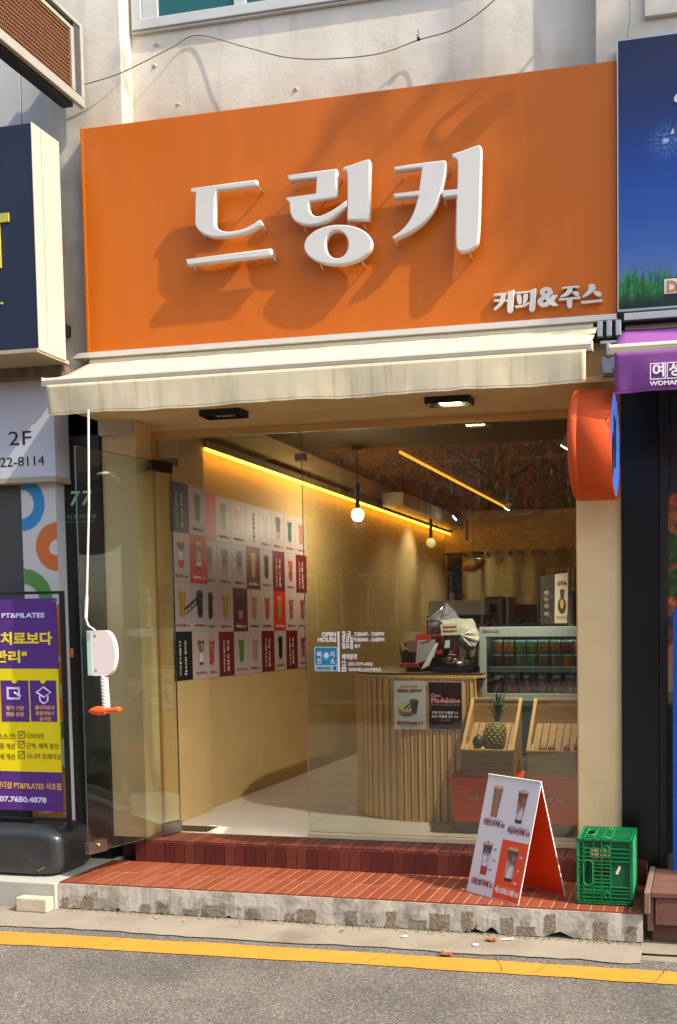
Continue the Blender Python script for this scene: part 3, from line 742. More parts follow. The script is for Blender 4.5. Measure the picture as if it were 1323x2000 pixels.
MB().box(-5.5, nx1-.12, 4.44, 4.60, nz0+.2, nz0+.26).out('mount_arm', M_darkmetal, nv)
p0, p1 = P(-12, 437, Y=4.198), P(18, 416, Y=4.198)
b = MB(); b.box(p0.x-.1, p1.x, 4.192, 4.199, p0.z, p1.z, .001); b.box(p0.x-.05, P(3, 500, Y=4.198).x, 4.192, 4.199, P(3, 524, Y=4.198).z, p0.z-.0005, .001)
b.out('letter', mat('yellow_letter', 'B8B04A', .5), nv)
p = P(6, 592, Y=4.198); MB().box(p.x-.08, p.x, 4.193, 4.199, p.z-.006, p.z+.004).out('letter', mat('yellow_letter', 'B8B04A'), nv)
MB().box(-4.3, -3.50, 4.42, 4.62, 2.90, 2.955, .003).out('mount_bracket', mat('rusty_bracket', '6E6250', .7, .3, 20), nv)

# ---- phone number sign 2F
t2 = thing('floor_sign', 'pale grey sign reading 2F over a phone number above the ringed panel', 'sign', (-4.2, 4.5, 2.37))
x2 = P(107, 880, Y=4.48).x; z20, z21 = P(109, 930, Y=4.48).z, P(83, 722, Y=4.48).z
M_pale = mat('pale_sign_sheet', 'C3C5CC', .5, .03, 3)
MB().box(-5.2, x2, 4.482, 4.60, z20, z21, .003).out('sign_panel', M_pale, t2)
MB().box(-5.2, x2+.004, 4.474, 4.60, z20-.03, z20-.001, .002).out('bottom_rail', mat('khaki_rail', 'A79B80'), t2)
p = P(16, 870, Y=4.48); q = P(58, 868, Y=4.48); text('2', (p.x, 4.481, p.z), .112, M_ink, t2, width=(q.x-p.x)*.48); text('F', (p.x+(q.x-p.x)*.6, 4.481, p.z), .112, M_ink, t2, width=(q.x-p.x)*.4)
p = P(0, 912, Y=4.48); q = P(86, 908, Y=4.48); text('22-8114', (p.x, 4.481, p.z), .075, M_ink, t2, width=q.x-p.x)

# ---- ringed panel and grey shutter
px1 = P(110, 990, Y=4.53).x; rz1 = P(60, 938, Y=4.53).z
rp = thing('poster_panel', 'white panel printed with blue, orange and green rings behind the banner', 'panel', (px1-.1, 4.53, Zs))
pxl = P(45, 1050, Y=4.53).x
rings = []
def add_ring(px, py, ro, ri, c, rot=0, asp=1.0):
    p = P(px, py, Y=4.53); rings.append((p.x, p.z, ro, ri, c, rot, asp))
add_ring(42, 985, .155, .082, (.16, .52, .72)); add_ring(112, 1068, .14, .055, (.80, .42, .16), .5, .75); add_ring(48, 1175, .19, .10, (.33, .56, .22))
add_ring(150, 1230, .19, .11, (.80, .45, .18)); add_ring(150, 1350, .2, .11, (.82, .52, .17)); add_ring(150, 1470, .2, .12, (.36, .55, .15)); add_ring(88, 1560, .2, .09, (.80, .55, .2)); add_ring(165, 1650, .2, .1, (.8, .5, .2))
def ringf(u, v):
    x, z = pxl+u, Zs+v; c = (.80, .78, .76)
    for (cx, cz, ro, ri, col, rot, asp) in rings:
        dx, dz = x-cx, z-cz; a = dx*math.cos(rot)+dz*math.sin(rot); b_ = (-dx*math.sin(rot)+dz*math.cos(rot))/asp
        r_ = math.hypot(dx, dz); ri_ = math.hypot(a, b_)
        if r_ < ro and ri_ > ri: c = col
    return c
printed('panel_face', (pxl, 4.5295, Zs), XR, ZU, px1-pxl, rz1-Zs, 60, 330, ringf, rp)
MB().box(pxl-.002, px1, 4.53, 4.60, Zs, rz1).out('panel_body', M_pale, rp)
tag(MB().box(-5.2, pxl-.004, 4.54, 4.6, Zs, z20-.035).out('shutter', mat('grey_shutter', '474843', .6, .1, 3)), 'dark grey shutter panel at the far left beside the ringed panel', 'shutter')
struct('left_facade_wall', MB().box(-9, -3.722, 4.62, 4.90, 0, 9.5), M_fac)
struct('left_facade_wall', MB().box(-3.78, -3.723, 4.612, 4.6195, 3.0, 9.5), mat('pale_cladding', 'BDBCB4', .6))
cl = thing('cladding', 'pale smooth wall cladding with a vertical seam beside the mesh box', 'cladding', (-4, 4.6, 3))
xs_ = P(42, 200, Y=4.6).x; xe = P(92, 200, Y=4.6).x
MB().box(xs_+.003, xe, 4.598, 4.611, 3.0, 9, .002).out('panel', mat('pale_cladding', 'BDBCB4'), cl); MB().box(-6, xs_-.003, 4.598, 4.611, 3.0, 9, .002).out('panel', mat('pale_cladding', 'BDBCB4'), cl)

# ---- black pillars
bp_ = thing('black_pillar', 'glossy black clad pillar with number 77 between ringed panel and cream pillar', 'pillar', (-3.55, 4.62, Zs))
MB().box(px1+.003, PX0-.001, 4.60, 4.70, Zs-.008, 2.9, .002).out('cladding_panel', M_black, bp_)
M_mint = mat('mint_sticker', '9FD69B', .6, 0, emit='9FD69B', es=0)
p = P(135, 987, Y=4.598); q = P(179, 985, Y=4.598); text('7', (p.x, 4.5985, p.z), .115, M_mint, bp_, width=(q.x-p.x)*.46, bold=.015, shear=.15); text('7', (p.x+(q.x-p.x)*.52, 4.5985, p.z), .115, M_mint, bp_, width=(q.x-p.x)*.46, bold=.015, shear=.15)
p = P(130, 1014, Y=4.598); q = P(188, 1012, Y=4.598); text('서초지오텔', (p.x, 4.5985, p.z), .03, mat('dim_mint', '5E9080', .6), bp_, width=q.x-p.x)
p = P(131, 1021, Y=4.598); text('Seocho Geotel', (p.x, 4.5985, p.z), .011, mat('dim_mint', '5E9080', .6), bp_, width=(q.x-p.x)*.9)
p = P(132, 1284, Y=4.598); MB().box(p.x-.003, p.x+.042, 4.594, 4.5995, p.z, p.z+.052, .002).out('sticker', mat('coral_sticker', 'E0705C', .5), bp_)
bq = thing('black_pillar', 'plain black clad pillar right of the cafe beside the dark doorway', 'pillar', (-.3, 4.6, Zs))
xq = P(1288, 1200, Y=4.60).x
MB().box(-.4235, xq, 4.60, 4.85, .02, 2.98, .002).out('cladding_panel', M_black, bq)
xq2 = P(1304, 1200, Y=4.60).x
MB().box(xq+.002, xq2, 4.585, 4.85, .02, 2.98, .004).out('edge_profile', mat('black_profile', '2A2823', .35, .1), bq)
# neighbour window on the right with flower poster
fw = thing('flower_poster', 'window poster of orange and red flowers at the right edge', 'poster', (-.1, 4.65, .4))
fcol = [(.75, .30, .18), (.82, .45, .20), (.70, .22, .14), (.25, .38, .12), (.15, .22, .12)]
fpts = [(random.uniform(0, .5), random.uniform(0, 1.25), random.choice(fcol)) for _ in range(160)]
def flf(u, v):
    if v > 1.02: return (.20+.1*fbm(u*4, v*3), .15, .17)
    if v < .16: return (.52, .47, .36)
    if v < .40: return (.62, .38, .26) if u < .25+.3*math.sin(v*12) else (.25, .25, .3)
    d = min(((u-a)**2*2+(v-b)**2+.0015*fbm(u*30, v*30), c) for a, b, c in fpts)
    k = .75+.5*fbm(u*25, v*25); return tuple(min(1, max(0, q*k)) for q in d[1])
printed('poster_face', (xq2+.002, 4.64, 1.14), XR, ZU, .5, 1.6, 60, 190, flf, fw)
MB().box(xq2+.002, xq2+1.2, 4.641, 4.66, .30, 2.9).out('poster_backing', mat('dim_backing', '5E5648', .7, .25, 3), fw)
tag(MB().box(P(1313, 1500, Y=4.5).x+.004, .6, 4.49, 4.52, P(1318, 1732, Y=4.5).z, P(1318, 1190, Y=4.5).z, .003).out('blue_panel', mat('blue_panel_paint', '1656B8', .4, .05)), 'bright blue board standing at the right edge over the wooden deck', 'board')

# ---- mesh sided box top left, projecting from the wall
mb_ = thing('mesh_box', 'silver framed box with brown metal mesh side projecting from the wall top left', 'sign box', (-3.45, 4.55, 4.5))
xm = (P(165, 65, Y=4.56).x+P(165, 213, Y=4.56).x)/2
zt_ = lambda px, py: P(px, py, X=xm)
zlo, zhi = P(165, 213, Y=4.56).z, P(165, 65, Y=4.56).z+.04
y0m = 3.55
M_mframe = mat('silver_frame', 'AFAFA6', .45, .1, 9, metal=.4, dirt='77705F', dscale=8, dthr=.6)
b = MB(); b.box(xm-.03, xm, y0m, 4.56, zlo, zlo+.05, .004); b.box(xm-.03, xm, y0m, 4.535, zhi-.02, zhi, .003); b.box(xm-.03, xm+.001, 4.536, 4.56, zlo+.051, zhi, .003); b.out('outer_frame', M_mframe, mb_)
b = MB(); b.box(xm-.028, xm-.006, 4.49, 4.535, zlo+.051, zhi-.021, .002); b.out('outer_frame', mat('shadow_gap_metal', '55565C', .5, .1, 5, metal=.5), mb_)
b = MB(); b.box(xm-.02, xm-.002, 4.462, 4.487, zlo+.055, zhi-.055, .002); b.box(xm-.02, xm-.002, y0m, 4.461, zhi-.075, zhi-.054, .002); b.out('inner_frame', M_mframe, mb_)
b = MB(); b.box(xm-.1, xm-.031, y0m, 4.50, zlo-.02, zhi, .002); b.out('box_body', M_dark, mb_)
# mesh: rows of slanted strips making oval openings
M_mesh = mat('brown_mesh_metal', 'A5714C', .5, .15, 30, metal=.2)
b = MB(); rows = int((zhi-zlo-.13)/.022)
for j in range(rows):
    z = zlo+.056+j*.022
    y = y0m+(.006 if j % 2 else 0)
    while y < 4.46:
        b.bm.faces.new([b.bm.verts.new(q) for q in ((xm-.004, y, z), (xm-.001, y+.007, z+.004), (xm-.004, y+.012, z), (xm-.010, y+.006, z-.009))])
        y += .0165
o = b.out('mesh_strips', M_mesh, mb_, kind='stuff'); 
b = MB()
for j in range(rows+1): b.box(xm-.012, xm-.008, y0m, 4.46, zlo+.052+j*.022, zlo+.0565+j*.022)
b.out('mesh_rod', M_mesh, mb_, kind='stuff')

# ---- cables on the wall
def cable(name, label, pts, r, m, wob=0):
    q = []
    for i in range(len(pts)-1):
        a = pts[i-1] if i else pts[i]; b_, c, d = pts[i], pts[i+1], pts[min(i+2, len(pts)-1)]
        for k in range(10):
            t = k/10; q.append(tuple(.5*((2*b_[j])+(-a[j]+c[j])*t+(2*a[j]-5*b_[j]+4*c[j]-d[j])*t*t+(-a[j]+3*b_[j]-3*c[j]+d[j])*t**3) for j in range(3)))
    q.append(pts[-1])
    return tag(MB().tube(q, r, 6).out(name, m, smooth=True), label, 'cable')
def W(px, py, Y): return tuple(P(px, py, Y=Y))
cable('wall_cable', 'thin grey cable sagging across the stucco above the orange sign', [W(158, 167, 4.56), W(235, 143, 4.58), W(330, 96, 4.66), W(386, 69, 4.685), W(480, 92, 4.64), W(560, 112, 4.61), W(640, 115, 4.60), W(740, 105, 4.62), W(818, 78, 4.665), W(880, 60, 4.64), W(930, 30, 4.63), W(975, -8, 4.62)], .0028, mat('grey_cable', '7B7368', .6))
b = MB(); c = Vector(W(818, 76, 4.66)); b.ball(c, .010, 8); b.tube([c, c+Vector((.004, -.02, .035))], .002, 5); b.tube([c, c+Vector((-.012, -.01, .022))], .002, 5)
tag(b.out('cable_tie', M_dark), 'black knotted tie holding the wall cable above the sign', 'cable tie')
cable('wall_wire', 'thin wire hanging on the pale pilaster above the blue sign', [W(1229, -5, 4.575), W(1231, 30, 4.575), W(1228, 55, 4.575), W(1224, 76, 4.575)], .0018, mat('grey_cable', '6B6358'))

# ---- round blade sign
rd = thing('round_sign', 'round orange rimmed blade sign with blue face on the right pillar', 'sign', (-.5, 4.3, 2.36))
yc, zc, rr_ = 4.36, 2.365, .262
xr1 = -.425; xr0 = xr1-.205
prof = [(0, xr0), (rr_-.03, xr0), (rr_-.012, xr0+.004), (rr_, xr0+.018), (rr_, xr0+.045), (rr_-.003, xr0+.047), (rr_, xr0+.049), (rr_, xr1-.004), (rr_-.006, xr1), (rr_-.012, xr1), (rr_-.012, xr1-.008), (0, xr1-.008)]
M_rim = mat('orange_rim_paint', 'D65420', .6, .05, 4, spec=.25)
MB().lathe(prof, (0, yc, zc), 72, 'X').out('drum', M_rim, rd, smooth=False)
for p in rd.children[0].data.polygons: p.use_smooth = len(p.vertices) == 4
O = Vector((xr1-.0075, yc, zc))
M_litprint = print_mat('lit_sign_print', .4); _n = M_litprint.node_tree
_n.links.new(_n.nodes['Color Attribute'].outputs[0], _n.nodes['Principled BSDF'].inputs['Emission Color']); _n.nodes['Principled BSDF'].inputs['Emission Strength'].default_value = .35
shapes = [(ell(0, 0, rr_-.013, rr_-.013, 48), (.28, .50, .88)),
          ([(-.13, -.18), (-.06, -.16), (-.045, .02), (-.07, .05), (-.10, .04), (-.14, -.04)], (.26, .07, .13)),
          ([(-.04, -.12), (.05, -.10), (.08, .0), (.07, .10), (.10, .16), (.05, .12), (.03, .145), (.0, .13), (-.05, .15), (-.05, .02)], (.07, .20, .14)),
          ([(-.01, -.07), (.015, -.07), (.03, .08), (.01, .08)], (.22, .32, .16)),
          ([(.06, .1), (.075, .1), (.105, .19), (.09, .19)], (.1, .08, .2))]
flat_shapes('face_print', shapes, O, YR, ZU, rd, M_litprint)
MB().box(xr0+.06, xr0+.1, yc+.2, 4.63, zc-.02, zc+.02, .003).out('wall_arm', M_darkmetal, rd)
for xx in (xr0+.02, xr1-.02):
    MB().ball((xx, yc-rr_*math.cos(.27), zc+rr_*math.sin(.27)), .004, 8).out('screw', M_darkmetal, rd)

# ---- soffit lamps
def soffit_lamp(x, y, lit, label):
    t = thing('soffit_lamp', label, 'lamp', (x, y, 2.68), group='box lamps under the lintel')
    b = MB(); z = 2.645
    b.box(x-.12, x+.12, y-.05, y-.042, z, 2.679); b.box(x-.12, x+.12, y+.042, y+.05, z, 2.679); b.box(x-.12, x-.112, y-.0419, y+.0419, z, 2.679); b.box(x+.112, x+.12, y-.0419, y+.0419, z, 2.679)
    b.out('frame', M_dark, t)
    MB().box(x-.111, x+.111, y-.041, y+.041, 2.672, 2.678).out('reflector', M_alu if lit else M_darkmetal, t)
    MB().box(x-.055, x+.055, y-.03, y+.03, 2.652, 2.668, .006).out('bulb', mat('lit_bulb', 'FFF0C8', .5, 0, emit='FFE2A8', es=22) if lit else mat('unlit_bulb', '8A7440', .3), t)
    if lit:
        ld = bpy.data.lights.new('lamp_light', 'SPOT'); ld.energy = 30; ld.spot_size = R(120); ld.spot_blend = .8; ld.shadow_soft_size = .05; ld.color = (1, .78, .45)
        lo = bpy.data.objects.new('lamp_light', ld); COL.objects.link(lo); lo.parent = t; lo.location = (0, 0, -.03)
    return t
soffit_lamp(-2.59, 4.525, False, 'unlit black box lamp under the lintel near the door')
soffit_lamp(-1.31, 4.53, True, 'lit black box lamp under the lintel near the round sign')

# ---- fixed glass
wg = thing('shop_window', 'large fixed shop window glass right of the open door', 'window', (-1.5, Yg, Zf))
MB().box(-2.262, -.674, Yg-.005, Yg+.005, Zf+.031, 2.603).out('pane', M_shopglass, wg)
tg = thing('transom_window', 'glass transom over the open doorway', 'window', (-2.7, Yg, 2.45))
MB().box(PX1+.022, -2.266, Yg-.005, Yg+.005, 2.462, 2.603).out('pane', M_shopglass, tg)
MB().box(-2.30, -2.235, Yg-.012, Yg+.012, 2.440, 2.482, .003).out('patch_fitting', M_steel, tg)
# window lettering
gy = Yg-.0062
def gt(body, px, py, px2, size, m=M_wink, bold=.02, **k):
    a, b_ = P(px, py, Y=gy), P(px2, py, Y=gy); return text(body, (a.x, gy, a.z), size, m, wg, width=b_.x-a.x, bold=bold, **k)
gt('OPEN', 629, 1243, 657, .034, bold=.05); gt('HOURS', 621, 1253.5, 657, .034, bold=.05)
a, b_ = P(661, 1312, Y=gy), P(664, 1233, Y=gy); MB().box(a.x, b_.x-.003, gy-.001, gy, a.z, b_.z).out('divider_line', M_wink, wg)
gt('월-금', 668, 1243, 686, .036, bold=.03); gt('7:30AM - 7:00PM', 692, 1242, 750, .030, bold=.03)
gt('토요일', 668, 1254, 690, .036, bold=.03); gt('9:30AM - 5:00PM', 692, 1253, 751, .030, bold=.03)
gt('일요일', 668, 1266, 690, .036, bold=.03); gt('휴무', 693, 1265, 704, .024, bold=.03)
gt('예약문의', 668, 1287, 697, .034, bold=.03)
gt('070-7579-4423', 681, 1300, 728, .026, bold=.02); gt('네이버/패스오더/쿠팡이츠', 681, 1311, 744, .024, bold=.02)
a = P(669, 1300, Y=gy); MB().box(a.x, a.x+.02, gy-.001, gy, a.z-.003, a.z+.026, .0003).out('phone_icon', M_wink, wg); MB().box(a.x+.005, a.x+.015, gy-.0016, gy-.0011, a.z+.004, a.z+.020).out('phone_icon', M_ink, wg)
a = P(668, 1311, Y=gy); MB().box(a.x, a.x+.027, gy-.001, gy, a.z-.003, a.z+.024, .0003).out('mail_icon', M_wink, wg); text('N', (a.x+.009, gy-.0018, a.z+.004), .016, M_ink, wg, bold=.03)
a, b_ = P(615, 1311, Y=gy), P(660, 1263, Y=gy)
sk = thing('window_sticker', 'square blue sticker on the glass left of the opening hours', 'sticker', (a.x, gy, a.z))
ww, hh = b_.x-a.x, b_.z-a.z
rdr = lambda x0, y0, x1, y1, r: [(cx+r*math.cos(t), cy+r*math.sin(t)) for (cx, cy, t0) in ((x1-r, y1-r, 0), (x0+r, y1-r, 90), (x0+r, y0+r, 180), (x1-r, y0+r, 270)) for t in [R(t0+k*22.5) for k in range(5)]]
flat_shapes('print', [(rdr(0, 0, ww, hh, .012), (.62, .78, .80)), (rdr(.006, hh*.26, ww-.006, hh-.006, .01), (.08, .50, .68)), (ell(ww*.5, hh*.62, .022, .022), (.35, .72, .85)), (ell(ww*.52, hh*.66, .013, .015), (.86, .92, .92)),
             ([(ww*.8, hh*.05), (ww*.92, hh*.05), (ww*.92, hh*.2), (ww*.8, hh*.2)], (.2, .35, .55))], (a.x, gy-.0005, a.z), XR, ZU, sk)
for s_, x_, y_ in (('복', .1, .60), ('지', .66, .60), ('친', .1, .32), ('소', .66, .32)): text(s_, (a.x+ww*x_, gy-.0028, a.z+hh*y_), .036, M_wink, sk, bold=.02)
text('착한가격업소', (a.x+ww*.1, gy-.0022, a.z+hh*.08), .016, M_ink, sk)

# ---- open glass door
dr = thing('glass_door', 'frameless glass door swung outwards in front of the left cream pillar', 'door', (-3.08, 4.78, Zf))
h0, h1 = Vector((-3.085, 4.775, 0)), Vector((-3.262, 4.195, 0)); dv = (h1-h0).normalized(); dn = Vector((dv.y, -dv.x, 0))
L = (h1-h0).length; DZ0, DZ1 = .285, 2.455
mid = (h0+h1)/2; mid.z = (DZ0+DZ1)/2
MB().obox(mid, dv*L/2, dn*.005, ZU*(DZ1-DZ0)/2).out('glass_leaf', M_doorglass, dr)
M_edge = mat('green_glass_edge', '2E4A40', .2, .1, 5, spec=.6)
b = MB(); c = h1.copy(); c.z = mid.z; b.obox(c+dv*.0012, dv*.001, dn*.005, ZU*(DZ1-DZ0)/2); c = mid.copy(); c.z = DZ1+.0012; b.obox(c, dv*L/2, dn*.005, ZU*.001); c.z = DZ0-.0012; b.obox(c, dv*L/2, dn*.005, ZU*.001)
c = h0.copy(); c.z = mid.z; b.obox(c-dv*.0012, dv*.001, dn*.005, ZU*(DZ1-DZ0)/2)
b.out('glass_edge', M_edge, dr)
c = h0+dv*.07; c.z = DZ1-.025; MB().obox(c, dv*.07, dn*.014, ZU*.026, .003).out('hinge', mat('hinge_brown', '3A2620', .35, .1, metal=.6), dr)
c = h0+dv*.06; c.z = DZ0+.028; MB().obox(c, dv*.06, dn*.015, ZU*.03, .003).out('hinge', M_steel, dr)
c = h1-dv*.05; c.z = DZ0+.026; MB().obox(c, dv*.05, dn*.015, ZU*.028, .004).out('lock_fitting', M_steel, dr)
c = h1-dv*.05-dn*.017; c.z = DZ0+.035; MB().ball(c, .012, 10).out('lock_knob', mat('brass', 'B08A4A', .3, metal=1), dr)
tag(MB().obox(Vector((-3.135, 4.84, 2.478)), XR*.055, YR*.013, ZU*.022, .003).out('hinge_fitting', M_steel), 'steel pivot fitting at the top corner of the doorway', 'fitting')
MB().box(-3.18, -2.93, 4.80, 4.93, Zf+.0005, Zf+.004, .0015).out('floor_hinge', mat('floor_hinge_steel', '4A463F', .4, metal=.8), dr)

# ---- crank rod, handle plaque, rope and orange toggle
yp = 4.17
rod = thing('crank_rod', 'white awning crank rod hanging in front of the left pillar', 'crank', W(172, 815, yp))
pz = [W(173, 800, yp), W(174, 990, yp), W(170, 1165, yp), W(168, 1208, yp), W(173, 1222, yp), W(186, 1231, yp)]
MB().tube(pz[:3], .0055, 8).out('rod', M_white, rod); MB().tube([pz[2], pz[3]], .0085, 10).out('grip', M_white, rod); MB().tube(pz[3:], .005, 8).out('handle', M_white, rod)
pl = thing('door_plaque', 'white D shaped plaque hanging by the door edge above the rope', 'plaque', W(195, 1275, 4.19))
a, b_ = Vector(W(172, 1320, 4.185)), Vector(W(203, 1231, 4.185)); xr_ = P(225, 1275, Y=4.185).x
zz = (a.z+b_.z)/2; hz = (b_.z-a.z)/2
pts = [(a.x+.032, 4.185, b_.z)]+[(b_.x+(xr_-b_.x)*math.sin(t), 4.185, zz+hz*math.cos(t)) for t in [k*math.pi/14 for k in range(15)]]+[(a.x+.032, 4.185, a.z)]
MB().prism(pts, (0, .03, 0)).out('plaque_face', mat('cream_plastic', 'E6D9D2', .4, .02), pl)
for zz_ in (a.z+.03, b_.z-.03): MB().lathe([(0, -.002), (.005, -.002), (.005, 0)], (a.x+.05, 4.185, zz_), 10, 'Y').out('screw', M_steel, pl)
MB().box(a.x, a.x+.03, 4.183, 4.214, a.z+.001, b_.z-.002, .003).out('plaque_side', mat('mint_plastic', 'BCD0C4', .4, .02), pl)
rp_ = thing('rope_tassel', 'twisted white rope hanging below the plaque with an orange toggle', 'rope', W(204, 1322, 4.19))
ra, rb = Vector(W(204, 1322, 4.195)), Vector(W(209, 1392, 4.195))
for k in range(3):
    pts = []
    for i in range(41):
        t = i/40; a_ = t*math.pi*7+k*2*math.pi/3; q = ra.lerp(rb, t); pts.append(q+Vector((math.cos(a_), math.sin(a_), 0))*.0105)
    MB().tube(pts, .0105, 7).out('strand', mat('white_rope', 'D9CEC6', .9, .06, 40, bump=.3, bscale=200), rp_, smooth=True)
f0, f1 = Vector(W(173, 1389, 4.19)), Vector(W(236, 1386, 4.19)); d = f1-f0
MB().tube([f0, f0+d*.12, f0+d*.3, f0+d*.48, f0+d*.62, f0+d*.75, f0+d*.92, f1], [.003, .017, .026, .025, .015, .010, .016, .014], 12).out('toggle', mat('orange_toggle', 'EE5A14', .4, .03), rp_, smooth=True)

# ================================================================== THINGS ON THE STEP
# ---- A-board
FR, Wv, RRr = Vector((-.884, 4.138, Zs+.001)), Vector((-.306, .182, 0)), Vector((-.680, 4.320, Zs+.001))
TR = (FR+RRr)/2; TR.z = .735
ab = thing('a_board', 'folding white A-board menu with four iced coffees on the red tiled step', 'sign board', tuple((FR+RRr)/2+Wv/2))
uh = (TR-FR).normalized(); wn = Wv.normalized(); nf = uh.cross(wn); nf = nf if nf.y < 0 else -nf
HB = (TR-FR).length; WB = Wv.length
c = FR+Wv/2+uh*HB/2-nf*.003
M_foam = mat('white_foam_board', 'DCD7D2', .6, .03)
MB().obox(c, wn*WB/2, uh*HB/2, nf*.0025, .0008).out('front_panel', M_foam, ab)
uh2 = (TR-RRr).normalized(); nb = uh2.cross(wn); nb = nb if nb.y > 0 else -nb
MB().obox(RRr+Wv/2+uh2*HB/2-nb*.003, wn*WB/2, uh2*HB/2, nb*.0025, .0008).out('rear_panel', M_foam, ab)
M_oprint = mat('orange_board_print', 'E2470F', .5, .02)
MB().obox(RRr+Wv/2+uh2*(HB/2-.009)-nb*.0062, wn*(WB/2-.002), uh2*(HB/2-.012), nb*.0005).out('inner_print', M_oprint, ab)
MB().obox(FR+Wv/2+uh*(HB/2-.009)-nf*.0062, wn*(WB/2-.002), uh*(HB/2-.012), nf*.0005).out('inner_print', M_oprint, ab)
FL = FR+Wv; ex = -wn                                     # reading direction left to right
def cupf(kind, w_, h_):
    def f(u, v):
        s, t = u/w_, v/h_
        half = .34+.14*t
        cx = .5; e = abs(s-cx)/half
        return s, t, e
    return f
def cup_print(parent, O, Rt, U, wd, ht, kind, bgc, nx=16, ny=40, seed=0):
    """a printed iced drink: tapered glass with layered contents, on the print's own ground colour"""
    def f(u, v):
        s, t = u/wd, v/ht
        body = .02 <= t <= .90
        half = .30+.16*max(0, min(1, t))
        if t < .06: half *= math.sqrt(max(0, 1-((.06-t)/.06)**2))*.12+.88 if t >= .02 else 0
        e = abs(s-.5)/half if half > 0 else 9
        nz_ = .5+.5*fbm(s*4+seed, t*5, seed); 
        c = bgc
        if body and e <= 1:
            shade = 1-.28*e*e
            if kind == 'choc': c = (.62, .42, .30)
            elif kind == 'latte':
                k = min(1, max(0, (t-.22+.28*(nz_-.5)*2)/.5)); c = tuple(a*(1-k)+b*k for a, b in zip((.90, .85, .78), (.45, .26, .17)))
                if t < .10: c = (.28, .10, .08)
                elif t < .14: c = (.5, .3, .22)
            elif kind == 'berry':
                k = min(1, max(0, (t-.40+.30*(nz_-.5)*2)/.35)); c = tuple(a*(1-k)+b*k for a, b in zip((.88, .85, .85), (.36, .20, .16)))
                if t < .27: c = (.75, .16, .12)
            elif kind == 'cream':
                k = min(1, max(0, (t-.40+.28*(nz_-.5)*2)/.3)); c = tuple(a*(1-k)+b*k for a, b in zip((.84, .82, .76), (.40, .27, .18)))
                if t < .11: c = (.30, .10, .08)
            elif kind == 'black': c = (.09, .07, .07)
            elif kind == 'green': c = (.30, .50, .16)
            elif kind == 'red': c = (.60, .15, .14) if nz_ < .6 else (.80, .45, .30)
            elif kind == 'yellow': c = (.72, .55, .18)
            elif kind == 'tan': c = (.66, .48, .30)
            elif kind == 'plum': c = (.20, .12, .17) if t > .35 else (.62, .52, .50)
            elif kind == 'pale': c = (.60, .55, .50)
            elif kind == 'teal': c = (.12, .38, .32)
            c = tuple(q*shade for q in c)
        if .86 < t <= .94:
            ee = ((s-.5)/.47)**2+((t-.90)/.05)**2
            if ee < 1: c = (.80, .62, .42) if kind not in ('black', 'plum') else (.25, .18, .15)
            if .85 < ee < 1.05: c = (.66, .56, .46)
        if t > .93 and kind in ('latte', 'berry', 'cream') and nx > 12:
            if abs(s-.5) < .18*(1-(t-.90)/.1)*(.6+.8*nz_): c = (.22, .14, .10) if nz_ > .45 else (.80, .72, .58)
        return c
    return printed('cup_print', O, Rt, U, wd, ht, nx, ny, f, parent)
def bpos(a, t, lift=.0005): return FL+ex*(a*WB)+uh*(t*HB)+nf*(lift)
# orange quarter
MB().obox(FL+ex*(WB*.745)+uh*(HB*.245)+nf*.0001, ex*WB*.245, uh*HB*.240, nf*.0003).out('orange_print', M_oprint, ab)
bw = (.845, .835, .84); bo = (.885, .30, .10)
for (a, t, wd, ht, kind, g) in ((.145, .640, .20, .285, 'choc', bw), (.625, .625, .20, .295, 'latte', bw), (.150, .155, .20, .295, 'berry', bw), (.625, .150, .22, .30, 'cream', bo)):
    pr = cup_print(ab, bpos(a, t, .0008), ex, uh, wd*WB, ht*HB, kind, g, 26, 64, seed=a*9)
for (a, t, s, m, wd, bd) in ((.07, .575, '다방초코라떼 4.0', M_redink, .41, .02), (.555, .545, '바닐라빈라떼 4.0', M_redink, .41, .02), (.05, .075, '오레오딸기라떼 4.5', M_redink, .42, .02), (.535, .055, '에스프레소크림 4.5', M_wink, .43, .03)):
    text(s, bpos(a, t, .0009), .032, m, ab, Rt=ex, U=uh, bold=bd, width=wd*WB)
for (a, t, m, wd) in ((.08, .615, M_greyink, .36), (.56, .59, M_greyink, .38), (.06, .115, M_greyink, .36), (.55, .10, M_gold, .36)):
    text('달콤하고 시원한 한 잔', bpos(a, t, .0009), .012, m, ab, Rt=ex, U=uh, width=wd*WB)
for (a, t, s, m) in ((.36, .38, '크림', M_greyink), (.38, .29, '우유', M_greyink), (.34, .21, '딸기', M_greyink), (.86, .36, '크림', M_wink), (.87, .25, '샷', M_wink), (.84, .15, '시럽', M_wink)):
    text(s, bpos(a, t, .0011), .012, m, ab, Rt=ex, U=uh, bold=.02)

